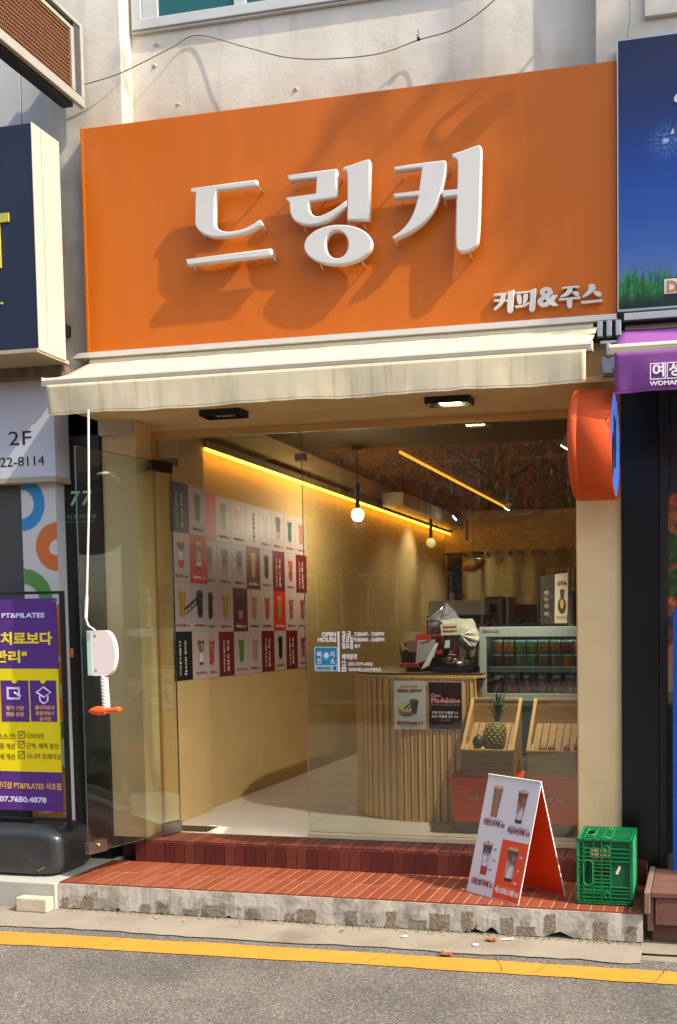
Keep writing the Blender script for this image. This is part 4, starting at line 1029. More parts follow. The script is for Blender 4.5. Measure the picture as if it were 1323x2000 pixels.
# ---- green milk crate lying on its side
gx0, gx1, gy0, gy1, gz0, gz1 = -.605, -.338, 4.205, 4.475, Zs+.002, .466
gc = thing('milk_crate', 'green plastic milk crate lying on its side at the right end of the step', 'crate', ((gx0+gx1)/2, (gy0+gy1)/2, Zs))
GW, GD, GHH = gx1-gx0, gy1-gy0, gz1-gz0
def crate_side(fr, name):
    """fr(u, v, d): u across 0..1, v up 0..1, d inwards in metres"""
    def bar(b, u0, u1, v0, v1, d0=0, d1=.012):
        pts = [fr(u0, v0, d0), fr(u1, v0, d0), fr(u1, v1, d0), fr(u0, v1, d0)]
        q = [fr(u0, v0, d1), fr(u1, v0, d1), fr(u1, v1, d1), fr(u0, v1, d1)]
        a = [b.bm.verts.new(p) for p in pts]; c = [b.bm.verts.new(p) for p in q]
        b.bm.faces.new(a); b.bm.faces.new(c[::-1])
        for i in range(4):
            j = (i+1) % 4; b.bm.faces.new((a[j], a[i], c[i], c[j]))
    b = MB(); tv = .012
    for u in (0, .11, .29, .44, .60, .985): bar(b, u, u+.015, 0, 1)
    for u in (.05, .075): 
        for v in (.03, .10, .46, .86, .93): bar(b, u, u+.008, v, v+.05)
    for v in (0, .05, .105): bar(b, .0, 1, v, v+.010)
    for v in (.165, .215, .27): bar(b, .0, 1, v, v+.010)
    for v in (.66, .725, .785, .85, .985): bar(b, .0 if v in (.725, .985, .66) else .11, 1, v, v+.011)
    for v in (.33, .38, .44, .50, .56, .61): bar(b, .29, .60, v, v+.010)
    bar(b, 0, .11, .49, .50); bar(b, 0, .11, .55, .56)
    # handle opening rim
    ring = [(.20+.085*math.cos(a)*(1), .485+(.135 if math.sin(a) > 0 else -.135)+.055*math.sin(a)) for a in [k*math.pi/12 for k in range(25)]]
    b.tube([fr(u, v, -.0) for u, v in ring], .0028, 6)
    for (u, v) in ((.54, .86), (.54, .155)):
        b.tube([fr(u+.05*math.cos(a), v+.045*math.sin(a), .0) for a in [k*math.pi/8 for k in range(17)]], .0025, 6)
    b.out(name, M_green, gc)
    c = MB(); bar(c, .60, .99, .0, 1, .009, .011); bar(c, .0, .60, .0, .17, .009, .011); bar(c, .0, .60, .87, 1, .009, .011); bar(c, 0, .105, .17, .87, .009, .011)
    for v in (.27, .66): bar(c, .11, .29, v-.03 if v < .5 else v+.04, v+.02 if v < .5 else v+.08, .009, .011)
    c.out('inner_web', M_greend, gc)
crate_side(lambda u, v, d: (gx0+GW*u, gy0+d, gz0+GHH*v), 'side_wall')
crate_side(lambda u, v, d: (gx0+GW*u, gy1-d, gz0+GHH*v), 'side_wall')
crate_side(lambda u, v, d: (gx0+GW*u, gy0+GD*(1-v), gz1-d), 'side_wall')
crate_side(lambda u, v, d: (gx0+GW*u, gy0+GD*v, gz0+d), 'side_wall')
b = MB()                                                # lattice base faces right
nn = 11
for i in range(nn+1):
    t = i/nn
    for (p, q) in (((0, t), (1-t, 1)), ((t, 0), (1, 1-t)), ((0, t), (t, 0)), ((t, 1), (1, t))):
        A = Vector((gx1-.004, gy0+.012+(GD-.024)*p[0], gz0+.01+(GHH-.02)*p[1])); B = Vector((gx1-.004, gy0+.012+(GD-.024)*q[0], gz0+.01+(GHH-.02)*q[1]))
        if (A-B).length > .01: b.tube([A, B], .0027, 4)
for k in range(1, nn):
    t = k/nn; b.tube([(gx1-.004, gy0+.01, gz0+GHH*t), (gx1-.004, gy1-.01, gz0+GHH*t)], .0018, 4)
b.out('base_lattice', M_green, gc)
b = MB()
for (y, z) in ((gy0, None), (gy1-.014, None)): b.box(gx1-.012, gx1+.002, y, y+.014, gz0, gz1, .002)
for z in (gz0, gz1-.014): b.box(gx1-.012, gx1+.002, gy0+.0145, gy1-.0145, z, z+.014, .002)
b.out('base_rim', M_green, gc)
b = MB()
for y in (gy0+.001, gy1-.015): b.box(gx0-.003, gx0+.010, y, y+.014, gz0, gz1, .002)
for z in (gz0+.001, gz1-.015): b.box(gx0-.003, gx0+.010, gy0+.0155, gy1-.0155, z, z+.014, .002)
b.out('mouth_rim', M_green, gc)
for v, u in ((.50, .72), (.55, .74), (.47, .70)):
    MB().box(gx0+GW*u, gx0+GW*u+.012, gy0+.0075, gy0+.0085, gz0+GHH*v, gz0+GHH*(v+.045)).out('label_scrap', M_wink, gc)
MB().box(gx0+GW*.62, gx0+GW*.8, gy0+.08, gy0+.12, gz1-.0085, gz1-.0075).out('label_scrap', M_wink, gc)

# ---- wooden deck box at right
M_deck = mat('brown_deck_paint', '6B4A3C', .7, .12, 8, stretch=(2, 14, 14), bump=.2, bscale=60, dirt='4E3A30', dscale=6)
dk = thing('wooden_deck', 'brown painted timber deck step at the right edge', 'deck', (0.1, 4.2, .1))
for k in range(4): MB().box(-.245, 1.0, 4.105+k*.105, 4.205+k*.105, .225, .25, .003).out('plank', M_deck, dk)
MB().box(-.225, 1.0, 4.112, 4.135, .095, .222, .003).out('plank', M_deck, dk)
MB().box(-.275, -.248, 4.09, 4.55, .15, .252, .004).out('side_board', mat('weathered_board', '7A6552', .8, .15, 8, bump=.3), dk)
MB().box(-.262, -.232, 4.125, 4.15, .06, .222, .003).out('post', mat('weathered_board', '7A6552'), dk)
for (x, z) in ((-.20, .20), (-.20, .13), (-.06, .20), (-.08, .125)): MB().ball((x, 4.111, z), .003, 8).out('screw', M_darkmetal, dk)
MB().box(-.24, 1.0, 4.16, 4.19, -.001, .222).out('post', M_deck, dk)

# ---- banner stand
yb = 4.33
bz = lambda px, py: P(px, py, Y=yb)
bn = thing('banner_stand', 'purple and yellow fitness banner in a black frame on a black water base', 'banner', (-3.9, yb, Zs))
fx = (bz(121, 1160).x+bz(142, 1600).x)/2; fz1 = bz(110, 1154).z; fz0 = .30
b = MB(); b.box(fx-.020, fx, yb-.012, yb+.012, fz0, fz1, .004); b.box(fx-.68, fx-.66, yb-.012, yb+.012, fz0, fz1, .004); b.box(fx-.659, fx-.0205, yb-.010, yb+.010, fz1-.017, fz1-.001, .003); b.box(fx-.659, fx-.0205, yb-.010, yb+.010, bz(60, 1596).z-.014, bz(60, 1596).z, .003)
b.out('frame', M_dark, bn)
bx1 = (bz(105, 1168).x+bz(129, 1588).x)/2; bzz1, bzz0 = bz(60, 1169).z, bz(60, 1583).z; BW = .60; bx0_ = bx1-BW
zy1, zy0 = bz(60, 1306).z, bz(60, 1507).z
M_purple = mat('purple_banner_print', '532A7B', .6, .03, 3); M_yel = mat('yellow_banner_print', 'E6D400', .6, .02, 3)
MB().box(bx0_, bx1, yb-.002, yb+.001, zy1, bzz1).out('banner_print', M_purple, bn); MB().box(bx0_, bx1, yb-.002, yb+.001, zy0, zy1-.0005).out('banner_print', M_yel, bn); MB().box(bx0_, bx1, yb-.002, yb+.001, bzz0, zy0-.0005).out('banner_print', M_purple, bn)
for (px, py) in ((103, 1176), (127, 1588)):
    c = bz(px, py); MB().tube([c, c+Vector((.03, -.004, .012 if py < 1300 else -.015))], .005, 6).out('corner_clip', M_steel, bn)
def bt(s, px, py, px2, size, m, bold=.03):
    a, b_ = bz(px, py), bz(px2, py); return text(s, (a.x, yb-.0032, a.z), size, m, bn, width=b_.x-a.x, bold=bold)
bt('전문 PT&PILATES', -30, 1207, 88, .036, M_lav)
bt('치료보다', 2, 1257, 103, .075, M_yink, .035); bt('관리"', -12, 1292, 54, .072, M_yink, .035)
for (px0, px1_, ) in ((-46, -2), (5, 57), (62, 111)):
    a, b_ = bz(px0, 1409), bz(px1_, 1329)
    MB().box(a.x, b_.x-.002, yb-.0034, yb-.0022, a.z, b_.z, .0004).out('ticket_print', M_purple, bn)
    cx = (a.x+b_.x)/2; MB().lathe([(0, 0), (.018, 0), (.018, .0012), (0, .0012)], (cx, yb-.005, b_.z), 16, 'Y').out('ticket_notch', M_yel, bn)
a = bz(15, 1366); b = MB(); box_frame(b, a.x, a.x+.085, a.z, a.z+.07, yb-.0046, .012); b.tube([(a.x+.05, yb-.005, a.z+.04), (a.x+.09, yb-.005, a.z+.018)], .006, 6); b.out('icon', M_lav, bn)
a = bz(87, 1358); b = MB(); c = Vector((a.x, yb-.0048, a.z+.012)); b.tube([c+Vector(q)*.045 for q in ((-1, 0, .1), (0, 0, .75), (1, 0, .1), (0, 0, -.5), (-1, 0, .1))], .005, 6); b.tube([c+Vector(q)*.045 for q in ((-.6, 0, -.3), (-.5, 0, -1), (0, 0, -1.3), (.5, 0, -1), (.6, 0, -.3))], .005, 6); b.out('icon', M_lav, bn)
bt('평가 기반', 13, 1386, 48, .026, M_gold); bt('맞춤 운동', 13, 1398, 48, .026, M_gold)
bt('물리치료사', 70, 1385, 108, .025, M_gold); bt('운동처방사', 71, 1396, 108, .025, M_gold); bt('강사진', 78, 1407, 101, .025, M_gold)
M_olive = mat('olive_ink', '6E6212', .6, 0)
for (s0, s1, py, pxe) in (('디스크', '다이어트', 1442, 87), ('통증 개선', '근력, 체력 증진', 1461, 115), ('자세 개선', '시니어 트레이닝', 1481, 119)):
    bt(s0, -8, py, 30, .036, M_olive, .0); bt(s1, 53, py, pxe, .036, M_olive, .0)
    a = bz(37, py); b = MB(); box_frame(b, a.x, a.x+.042, a.z, a.z+.042, yb-.0036, .004); b.tube([(a.x+.01, yb-.004, a.z+.024), (a.x+.018, yb-.004, a.z+.014), (a.x+.034, yb-.004, a.z+.034)], .0022, 5); b.out('check_box', M_olive, bn)
bt('바디샵 PT&PILATES 서초점', -6, 1538, 120, .042, M_gold, .02); bt('0507.7650.4878', -16, 1564, 92, .042, M_lav, .035)
# water base
bm_ = bmesh.new(); r = bmesh.ops.create_cube(bm_, size=2)
bmesh.ops.subdivide_edges(bm_, edges=bm_.edges[:], cuts=9, use_grid_fill=True)
hx, hy, hz2 = .40, .165, .125
cb = Vector((fx+.005-hx, 4.35, Zs+hz2))
for v in bm_.verts:
    x, y, z = v.co; q = (abs(x)**8+abs(y)**7+abs(z)**7)**(-1/7.2)
    px_, py_, pz_ = x*q, y*q, z*q
    px_ *= 1.04; w2 = .94+.06*(1-abs(pz_))
    P_ = Vector((px_*hx, py_*hy*w2*1.06, pz_*hz2*1.06))
    d = math.exp(-((px_-.72)**2/.010+(pz_-.05)**2/.22))*max(0, -py_); P_.y += d*.045
    P_.z -= .018*max(0, px_)**6*max(0, pz_)
    v.co = cb+P_
for v in bm_.verts:
    if v.co.z < Zs-.002: v.co.z = Zs-.002
me = bpy.data.meshes.new('water_base'); bm_.to_mesh(me); bm_.free()
wb = link('water_base', me, mat('black_water_tank', '2E3033', .34, .06, 4, spec=.5, dirt='5A564E', dscale=5, dthr=.60), bn, smooth=True)
md = wb.modifiers.new('s', 'SUBSURF'); md.levels = 1; md.render_levels = 2
b = MB(); a = Vector((fx-.04, 4.22, Zs+.03)); 
b.tube([(fx-.09, 4.175, Zs+.035), (fx-.05, 4.20, Zs+.06), (fx-.015, 4.26, Zs+.10), (fx+.02, 4.33, Zs+.13)], .003, 6); b.out('seam_cord', mat('brown_cord', '7A5A34', .8), bn)

# ---- litter
def leaf(px, py, s, rot, c, label, name='fallen_leaf'):
    p = P(px, py, Z=.006); b = MB(); v = []
    for k in range(12):
        a = k*math.pi/6; rr2 = s*(1 if k % 3 else .7)*(1+.15*math.sin(k*5)); v.append(b.bm.verts.new((p.x+rr2*math.cos(a+rot), p.y+.5*rr2*math.sin(a+rot), .006+.008*abs(math.sin(a*2)))))
    ctr = b.bm.verts.new((p.x, p.y, .010))
    for k in range(12): b.bm.faces.new((v[k], v[(k+1) % 12], ctr))
    tag(b.out(name, c), label, 'leaf')
M_leafb = mat('dry_leaf', '9A4E1C', .7, .2, 60); M_leafy = mat('yellow_leaf', 'C9A22E', .7, .1, 60)
leaf(961, 1836, .035, .3, M_leafb, 'curled brown leaf under the step near the A-board')
leaf(874, 1863, .04, .1, M_leafb, 'flat brown leaf on the yellow line')
leaf(308, 1793, .014, .1, M_leafy, 'yellow leaf by the step, nearest the left'); leaf(360, 1799, .013, .9, M_leafy, 'small yellow leaf by the step, second from the left')
leaf(668, 1819, .014, .4, M_leafb, 'small orange leaf below the middle of the step'); leaf(870, 1826, .010, .4, M_leafy, 'tiny yellow leaf under the step left of the brown leaf')
a, b_ = P(980, 1835, Z=.008), P(1002, 1833, Z=.008)
tag(MB().tube([a, b_], .004, 8).out('cigarette_butt', M_wink), 'white cigarette butt on the cement beside the brown leaf', 'cigarette butt')
for (px, py, z, l) in ((791, 1831, 0, 'white scrap of tissue on the cement apron'), (657, 1699, Zs, 'white scrap of tissue at the foot of the riser'), (927, 1848, 0, 'flat pale scrap of paper near the yellow line')):
    p = P(px, py, Z=z); b = MB()
    for k in range(4): b.ball((p.x+random.uniform(-.01, .01), p.y+random.uniform(-.006, .006), z+.006), random.uniform(.005, .009), 6, (1.3, 1, .7))
    tag(b.out('paper_scrap', M_wink), l, 'litter')
bm2 = bmesh.new()
for i in range(700):
    x = random.uniform(X0, X1); y = Yst-.002-abs(random.gauss(0, .02)); s = random.uniform(.0015, .005)
    q = bmesh.ops.create_icosphere(bm2, subdivisions=1, radius=s)
    for v in q['verts']: v.co = v.co*random.uniform(.8, 1.2)+Vector((x, y, s*.4))
me = bpy.data.meshes.new('rubble'); bm2.to_mesh(me); bm2.free(); link('rubble', me, M_agg, None, kind='stuff', label='crumbs of concrete along the foot of the step')

# ================================================================== INTERIOR
# ---- menu cards
CW, CH = .198, .308
M_card = {'w': mat('white_card', 'B3A59D', .5, .02), 'r': mat('red_card', 'C0301C', .5, .02), 'm': mat('maroon_card', '6B1A20', .5, .03), 'k': mat('black_card', '141A19', .5, .03)}
BG = {'w': (.702, .647, .616), 'r': (.75, .19, .11), 'm': (.42, .10, .125), 'k': (.08, .10, .10)}
names = ['아메리카노 2.5', '카페라떼 3.5', '바닐라라떼 4.0', '밀크티 4.0', '자몽에이드 4.5', '레몬에이드 4.5', '딸기라떼 4.5', '녹차라떼 4.0']
vert = {'m': '프레시 주스', 'k': 'Special drink'}
def menu(X, y0, zt, grid, label, loc):
    t = thing('menu_board', label, 'menu board', loc)
    for j, row in enumerate(grid):
        for i, cell in enumerate(row):
            c, kind = cell; ya = y0+i*.2; za = zt-(j+1)*.31
            cd_ = MB().box(X+.0005, X+.0035, ya, ya+CW, za, za+CH).out('menu_card', M_card[c], t)
            if kind in ('text', 'call'):
                mm = M_wink if c != 'w' else M_redink
                tx = vert.get(c, '오늘의음료추천')
                text(tx, (X+.0042, ya+CW*.66, za+.03), .036, mm, cd_, Rt=ZU, U=-YR, width=.22, res=1)
                if c != 'w': text('아이스로 즐기는 달콤한 한 잔', (X+.0042, ya+CW*.36, za+.03), .022, mm, cd_, Rt=ZU, U=-YR, width=.22, res=1)
            elif kind:
                wd = .085 if kind != 'plum' else .095
                cup_print(cd_, (X+.0042, ya+CW/2-wd/2, za+.085), YR, ZU, wd, .19, kind, BG[c], 11, 30, seed=i*3+j)
                text(names[(i+j*3) % 8], (X+.0042, ya+.03, za+.028), .022, M_redink if c == 'w' else M_wink, cd_, Rt=YR, U=ZU, width=.14, res=1, bold=.02)
                MB().box(X+.0036, X+.0042, ya+.04, ya+.16, za+.058, za+.060).out('underline', M_greyink, cd_)
    return t
m1 = menu(XA, 4.985, 2.402, [[('k', 'text'), ('w', 'black')], [('w', 'berry'), ('r', 'latte')], [('w', 'yellow'), ('w', 'black')], [('k', 'text'), ('w', 'cream')]], 'menu of eight drink cards on the near wall block just inside the door', (XA, 5.2, 1.8))
a = P(362, 1195, X=XA+.006); b_ = P(389, 1170, X=XA+.006); d = (b_-a).normalized(); u = Vector((1, 0, 0)).cross(d)
MB().obox((a+b_)/2, d*.085, u*.022, XR*.0006).out('overprint', M_ink, m1); text('SOLD OUT', tuple(a+Vector((.002, 0, 0))-u*.012-d*.0), .03, M_wink, m1, Rt=d, U=u, width=.14)
m2 = menu(XB, 5.395, 2.395, [[('r', None), ('w', 'black'), ('w', 'tan'), ('w', 'call'), ('w', 'pale'), ('w', 'plum'), ('w', 'teal'), ('w', 'tan')],
                        [('w', 'plum'), ('w', 'plum'), ('w', 'plum'), ('m', 'yellow'), ('w', 'black'), ('m', 'text'), ('w', 'red'), ('m', 'text')],
                        [('w', 'black'), ('w', 'yellow'), ('m', 'plum'), ('w', 'tan'), ('w', 'red'), ('r', 'tan'), ('w', 'red'), ('w', 'red')],
                        [('w', 'red'), ('m', 'text'), ('w', 'green'), ('w', 'pale'), ('m', 'text'), ('w', 'black'), ('m', 'text'), ('w', 'red')]], 'long menu of drink cards in four rows under the yellow cove light', (XB, 6.2, 1.8))
# ---- cove light
cv = thing('cove_light', 'yellow cove light strip along the top of the left wall', 'light strip', (-3.24, 8.2, 2.67))
MB().box(XB+.001, XB+.075, 5.38, YB-.01, 2.672, 2.725, .002).out('ledge', mat('brown_ledge', '7A6340', .7, .05), cv)
MB().box(XB+.058, XB+.071, 5.38, YB-.02, 2.655, 2.671).out('led_strip', mat('cove_led', 'FFC02A', .5, 0, emit='FFB424', es=8), cv)
# ---- AC duct with spot
ac = thing('wall_duct', 'white boxed duct with a lit end running high along the left wall', 'duct', (-3.1, 9.9, 2.74))
MB().box(XB+.08, -2.98, 8.6, 10.9, 2.70, 2.84, .01).out('casing', mat('duct_white', 'A9A596', .5), ac)
# ---- pendants
def pendant(x, y, zb, globe, rad, label, lit=True):
    t = thing('pendant_lamp', label, 'pendant lamp', (x, y, ZC), group=None)
    MB().lathe([(0, -.03), (.04, -.03), (.045, 0), (0, 0)], (x, y, ZC), 16).out('ceiling_cup', M_dark, t)
    MB().tube([(x, y, ZC-.03), (x, y, zb+rad+.20)], .004, 6).out('cord', M_dark, t)
    MB().lathe([(0, zb+rad+.20), (.018, zb+rad+.20), (.018, zb+rad-.012), (0, zb+rad-.012)], (x, y, 0), 14).out('tube', M_dark, t)
    if globe: MB().ball((x, y, zb), rad, 24).out('globe', mat('milk_globe', 'F0E8CC', .4, 0, emit='FFF0BE', es=1.15) if lit else mat('dim_globe', 'B8AC84', .4, 0, emit='F0D890', es=.25), t, smooth=True)
    if globe and lit:
        ld = bpy.data.lights.new('lamp_light', 'POINT'); ld.energy = 10; ld.shadow_soft_size = rad; ld.color = (1, .88, .66)
        lo = bpy.data.objects.new('lamp_light', ld); COL.objects.link(lo); lo.parent = t; lo.location = (.0, 0, zb-ZC-rad-.03)
    return t
p1 = P(699, 1005, Y=6.9); pendant(p1.x, 6.9, p1.z, True, .054, 'bright globe pendant with black tube, nearest the door')
p2 = P(842, 1060, Y=9.4); pendant(p2.x, 9.4, p2.z, True, .053, 'dimmer globe pendant with looped cord, right of the bright one', False)
p3 = P(912, 1053, Y=9.4); pendant(p3.x, 9.4, p3.z, False, .0, 'black tube pendant without visible globe at the back')
b = MB(); c = Vector(W(847, 933, 9.4)); b.tube([c+Vector((.045*math.cos(a), 0, .07*math.sin(a))) for a in [k*math.pi/8 for k in range(17)]], .005, 5)
tag(b.out('cord_loop', M_dark), 'loop of spare black cord under the ceiling above the dimmer pendant', 'cord')
# ---- ceiling led bar and downlights
lb = thing('ceiling_bar', 'long warm wooden light bar running back along the ceiling', 'light bar', (-2.4, 8.7, ZC))
a, b_ = P(782, 883, Z=ZC-.02), P(990, 992, Z=ZC-.02)
MB().tube([a, b_], .013, 6).out('bar', mat('warm_bar', 'B88A3C', .5, 0, emit='E09A30', es=.75), lb)
for (px, py, s, l, wd) in ((873, 950, 4, 'warm ceiling downlight, nearest to the looped cord', .05), (940, 978, 3, 'small warm ceiling downlight beside the light bar', .045), (1105, 1000, 8, 'white ceiling downlight near the right wall', .06)):
    p = P(px, py, Z=ZC-.004); t = thing('downlight', l, 'downlight', tuple(p))
    MB().lathe([(wd, -.001), (wd+.018, -.001), (wd+.018, .004), (wd, .004)], p, 20).out('ring', M_dark, t); MB().lathe([(0, 0), (wd, 0), (wd, .003), (0, .003)], p, 20).out('lens', mat('downlight_lens', 'FFF0D0', .5, 0, emit='FFE6B8', es=9), t)
    ld = bpy.data.lights.new('lamp_light', 'SPOT'); ld.energy = 14; ld.spot_size = R(110); ld.spot_blend = .7; ld.shadow_soft_size = .05; ld.color = (1, .88, .66)
    lo = bpy.data.objects.new('lamp_light', ld); COL.objects.link(lo); lo.parent = t; lo.location = (0, 0, -.03)
# track spots
for (px, py, Y, l, tgt) in ((990, 994, 10.4, 'white spotlight at the end of the ceiling light bar', (-.6, .2, -1)), (888, 1012, 9.8, 'black and white spotlight over the wall duct, lighting the left wall', (-.75, -.25, -.65)), (1106, 876, 4.93, 'bright spotlight at the right under the ceiling', (-.62, .21, -1))):
    p = P(px, py, Y=Y); d = Vector(tgt).normalized(); t = thing('spotlight', l, 'spotlight', tuple(p))
    q = Vector(p); b = MB(); b.tube([q-d*.09, q-d*.005], .036, 12); b.out('housing', M_dark if px == 888 else M_white, t)
    b = MB(); b.tube([q-d*.01, q], .034, 12); b.out('lens', mat('spot_lens', 'FFFFFF', .5, 0, emit='FFF6E4', es=9), t)
    b = MB(); b.tube([q-d*.05, (q-d*.05).lerp(Vector((q.x-d.x*.05, q.y-d.y*.05, ZC)), 1)], .008, 6); b.out('stem', M_dark, t)
    ld = bpy.data.lights.new('lamp_light', 'SPOT'); ld.energy = 78 if px == 1106 else 11; ld.spot_size = R(84 if px == 1106 else 62); ld.spot_blend = .95; ld.shadow_soft_size = .02; ld.color = (1, .93, .78)
    lo = bpy.data.objects.new('lamp_light', ld); COL.objects.link(lo); lo.parent = t; lo.location = d*.02; lo.rotation_euler = (-d).to_track_quat('Z', 'Y').to_euler()

# ---- slatted counter
ct = thing('counter', 'curved service counter clad in vertical pale wood slats', 'counter', (-1.8, 5.5, Zf))
path = [(-2.275, 6.6), (-2.275, 5.72), (-2.262, 5.60), (-2.225, 5.50), (-2.16, 5.415), (-2.07, 5.35), (-1.97, 5.31), (-1.86, 5.285), (-1.74, 5.275), (-1.345, 5.275)]
pp = [Vector((a, c, 0)) for a, c in path]
seg = [(pp[i+1]-pp[i]).length for i in range(len(pp)-1)]; tot = sum(seg)
def along(s):
    for i, g in enumerate(seg):
        if s <= g: d = (pp[i+1]-pp[i]).normalized(); return pp[i]+d*s, d
        s -= g
    d = (pp[-1]-pp[-2]).normalized(); return pp[-1], d
CT = 1.175
poly = [(p.x, p.y) for p in pp]+[(-1.345, 6.6)]
MB().prism([(x, y, Zf) for x, y in [(p[0]*.985-.03, p[1]+.018) for p in poly]], (0, 0, CT-Zf-.001)).out('counter_body', mat('shadow_wood', '6A4A26', .8), ct)
s = .35
sp = .0475
while s < tot-.02:
    p, d = along(s); nn_ = Vector((d.y, -d.x, 0)); c = p.copy(); c.z = (Zf+CT)/2
    MB().obox(c, d*.0185, nn_*.016, ZU*((CT-Zf)/2-.004), .005).out('slat', M_wood, ct); s += sp
MB().prism([(x, y, CT) for x, y in [((p[0]-.012), p[1]-.018) for p in poly[:-2]]+[(-1.33, 5.257), (-1.33, 6.6)]], (0, 0, .014)).out('top_edge', M_wood, ct)
MB().prism([(x, y, CT+.0145) for x, y in [((p[0]-.008), p[1]-.014) for p in poly[:-2]]+[(-1.335, 5.261), (-1.335, 6.6)]], (0, 0, .012)).out('worktop', mat('brown_worktop', '4A3826', .35, .15, 5), ct)
# posters on the counter
Yp = 5.252
def poster(name, label, q, mcol, border=None):
    t = thing(name, label, 'poster', tuple(P(q[0], q[3], Y=Yp)))
    a, b_ = P(q[0], q[3], Y=Yp), P(q[2], q[1], Y=Yp)
    b = MB(); b.box(a.x, b_.x, Yp, Yp+.002, a.z, b_.z); b.out('paper', mcol if not border else M_card['w'], t)
    if border: MB().box(a.x+.006, b_.x-.006, Yp-.0008, Yp-.0002, a.z+.006, b_.z-.006).out('print', mcol, t)
    return t, a, b_
t, a, b_ = poster('counter_poster', 'pale poster of a sliced cream cake on the slatted counter', (771, 1330, 830, 1424), mat('pale_poster', 'C2C4BC', .5, .02))
w_ = b_.x-a.x; h_ = b_.z-a.z
flat_shapes('cake_print', [(ell(w_*.40, h_*.36, w_*.25, h_*.10, 24), (.50, .38, .30)), (ell(w_*.40, h_*.42, w_*.25, h_*.10, 24), (.60, .48, .38)), (ell(w_*.40, h_*.46, w_*.24, h_*.095, 24), (.80, .76, .55)),
     ([(w_*.3, h_*.42), (w_*.34, h_*.40), (w_*.52, h_*.52), (w_*.48, h_*.54)], (.2, .16, .12)), ([(w_*.42, h_*.40), (w_*.46, h_*.40), (w_*.6, h_*.5), (w_*.56, h_*.52)], (.2, .16, .12)),
     ([(w_*.58, h_*.34), (w_*.72, h_*.31), (w_*.80, h_*.60), (w_*.5, h_*.60)], (.15, .12, .11)), (ell(w_*.64, h_*.60, w_*.15, h_*.03, 14), (.45, .3, .2))], (a.x, Yp-.0006, a.z), XR, ZU, t)
for (s_, u, v, m, wd, bd) in (('새로운 디저트', .22, .87, M_gold, .55, 0), ('에그마요 샌드위치', .10, .775, M_redink, .8, .03), ('샌드위치(half) 3.5', .08, .11, M_redink, .84, .03), ('달콤하고 든든한 한 끼', .2, .045, M_greyink, .6, 0)):
    text(s_, (a.x+w_*u, Yp-.0008, a.z+h_*v), .022, m, t, width=w_*wd, bold=bd, res=1)
t, a, b_ = poster('counter_poster', 'dark maroon poster with pink Madeleine lettering on the slatted counter', (837, 1331, 903.5, 1425), mat('maroon_print', '341820', .3, .03, spec=.6), True)
w_ = b_.x-a.x; h_ = b_.z-a.z
for (s_, u, v, m, wd, bd, sz) in (('Choco', .08, .68, M_pinkink, .30, .03, .032), ('Madeleine', .09, .56, M_pinkink, .84, .035, .045), ('마들렌과 함께 즐기는 달콤함', .1, .50, M_greyink, .8, 0, .012), ('수제 초코 마들렌 2.0', .1, .33, M_wink, .76, .02, .02), ('초코 마들렌 SET 8.0', .1, .25, M_wink, .76, .02, .02), ('4개 세트', .32, .18, M_pinkink, .3, 0, .012)):
    text(s_, (a.x+w_*u, Yp-.0012, a.z+h_*v), sz, m, t, width=w_*wd, bold=bd, res=1)

# ---- orange bins
def bin_(x0, x1, y0, y1, z0, z1, label):
    t = thing('storage_bin', label, 'bin', ((x0+x1)/2, (y0+y1)/2, z0), group='orange storage bins under the fruit crates')
    b = MB(); tp = .012
    lo = [(x0+tp, y0+tp, z0), (x1-tp, y0+tp, z0), (x1-tp, y1-tp, z0), (x0+tp, y1-tp, z0)]; hi = [(x0, y0, z1), (x1, y0, z1), (x1, y1, z1), (x0, y1, z1)]
    A = [b.bm.verts.new(p) for p in lo]; B_ = [b.bm.verts.new(p) for p in hi]
    b.bm.faces.new(A); b.bm.faces.new(B_)
    for i in range(4): j = (i+1) % 4; b.bm.faces.new((A[i], A[j], B_[j], B_[i]))
    bmesh.ops.bevel(b.bm, geom=b.bm.edges[:], offset=.006, segments=2, affect='EDGES')
    b.out('body', M_obin, t)
    MB().box(x0-.012, x1+.012, y0-.012, y1+.012, z1-.030, z1+.006, .005).out('lid', M_obin, t)
    b = MB()
    for k in range(2): b.box(x0+.05+k*(x1-x0-.19), x0+.14+k*(x1-x0-.19), y0-.018, y0-.0125, z1-.012, z1+.004, .002)
    b.out('lid_clip', M_obin, t)
    MB().box(x0+.03, x1-.03, y0-.003, y0+.004, z1-.055, z1-.045, .002).out('rib', M_obin, t)
    text('HAUT 365', ((x0+x1)/2-.085, y0-.001, z0+(z1-z0)*.50), .040, M_pinkink, t, width=.17, bold=.04, U=Vector((0, -.04, 1)))
    text('Home Storage & Accessories', ((x0+x1)/2-.085, y0-.000, z0+(z1-z0)*.43), .012, M_pinkink, t, width=.17, res=1, U=Vector((0, -.04, 1)))
    for sx_ in (x0+.03, x1-.07):
        pass
    return t
BZ = .335
tag(MB().box(-1.44, -.68, 5.03, 5.25, Zf, BZ-.001, .003).out('low_plinth', mat('grey_plinth', '77726A', .7)), 'low grey plinth under the orange bins', 'plinth')
bin_(-1.470, -1.085, 5.015, 5.245, BZ, .605, 'orange lidded bin under the crate with the pineapple')
bin_(-1.060, -.69, 5.015, 5.245, BZ, .605, 'orange lidded bin at the right under the emptier crate')

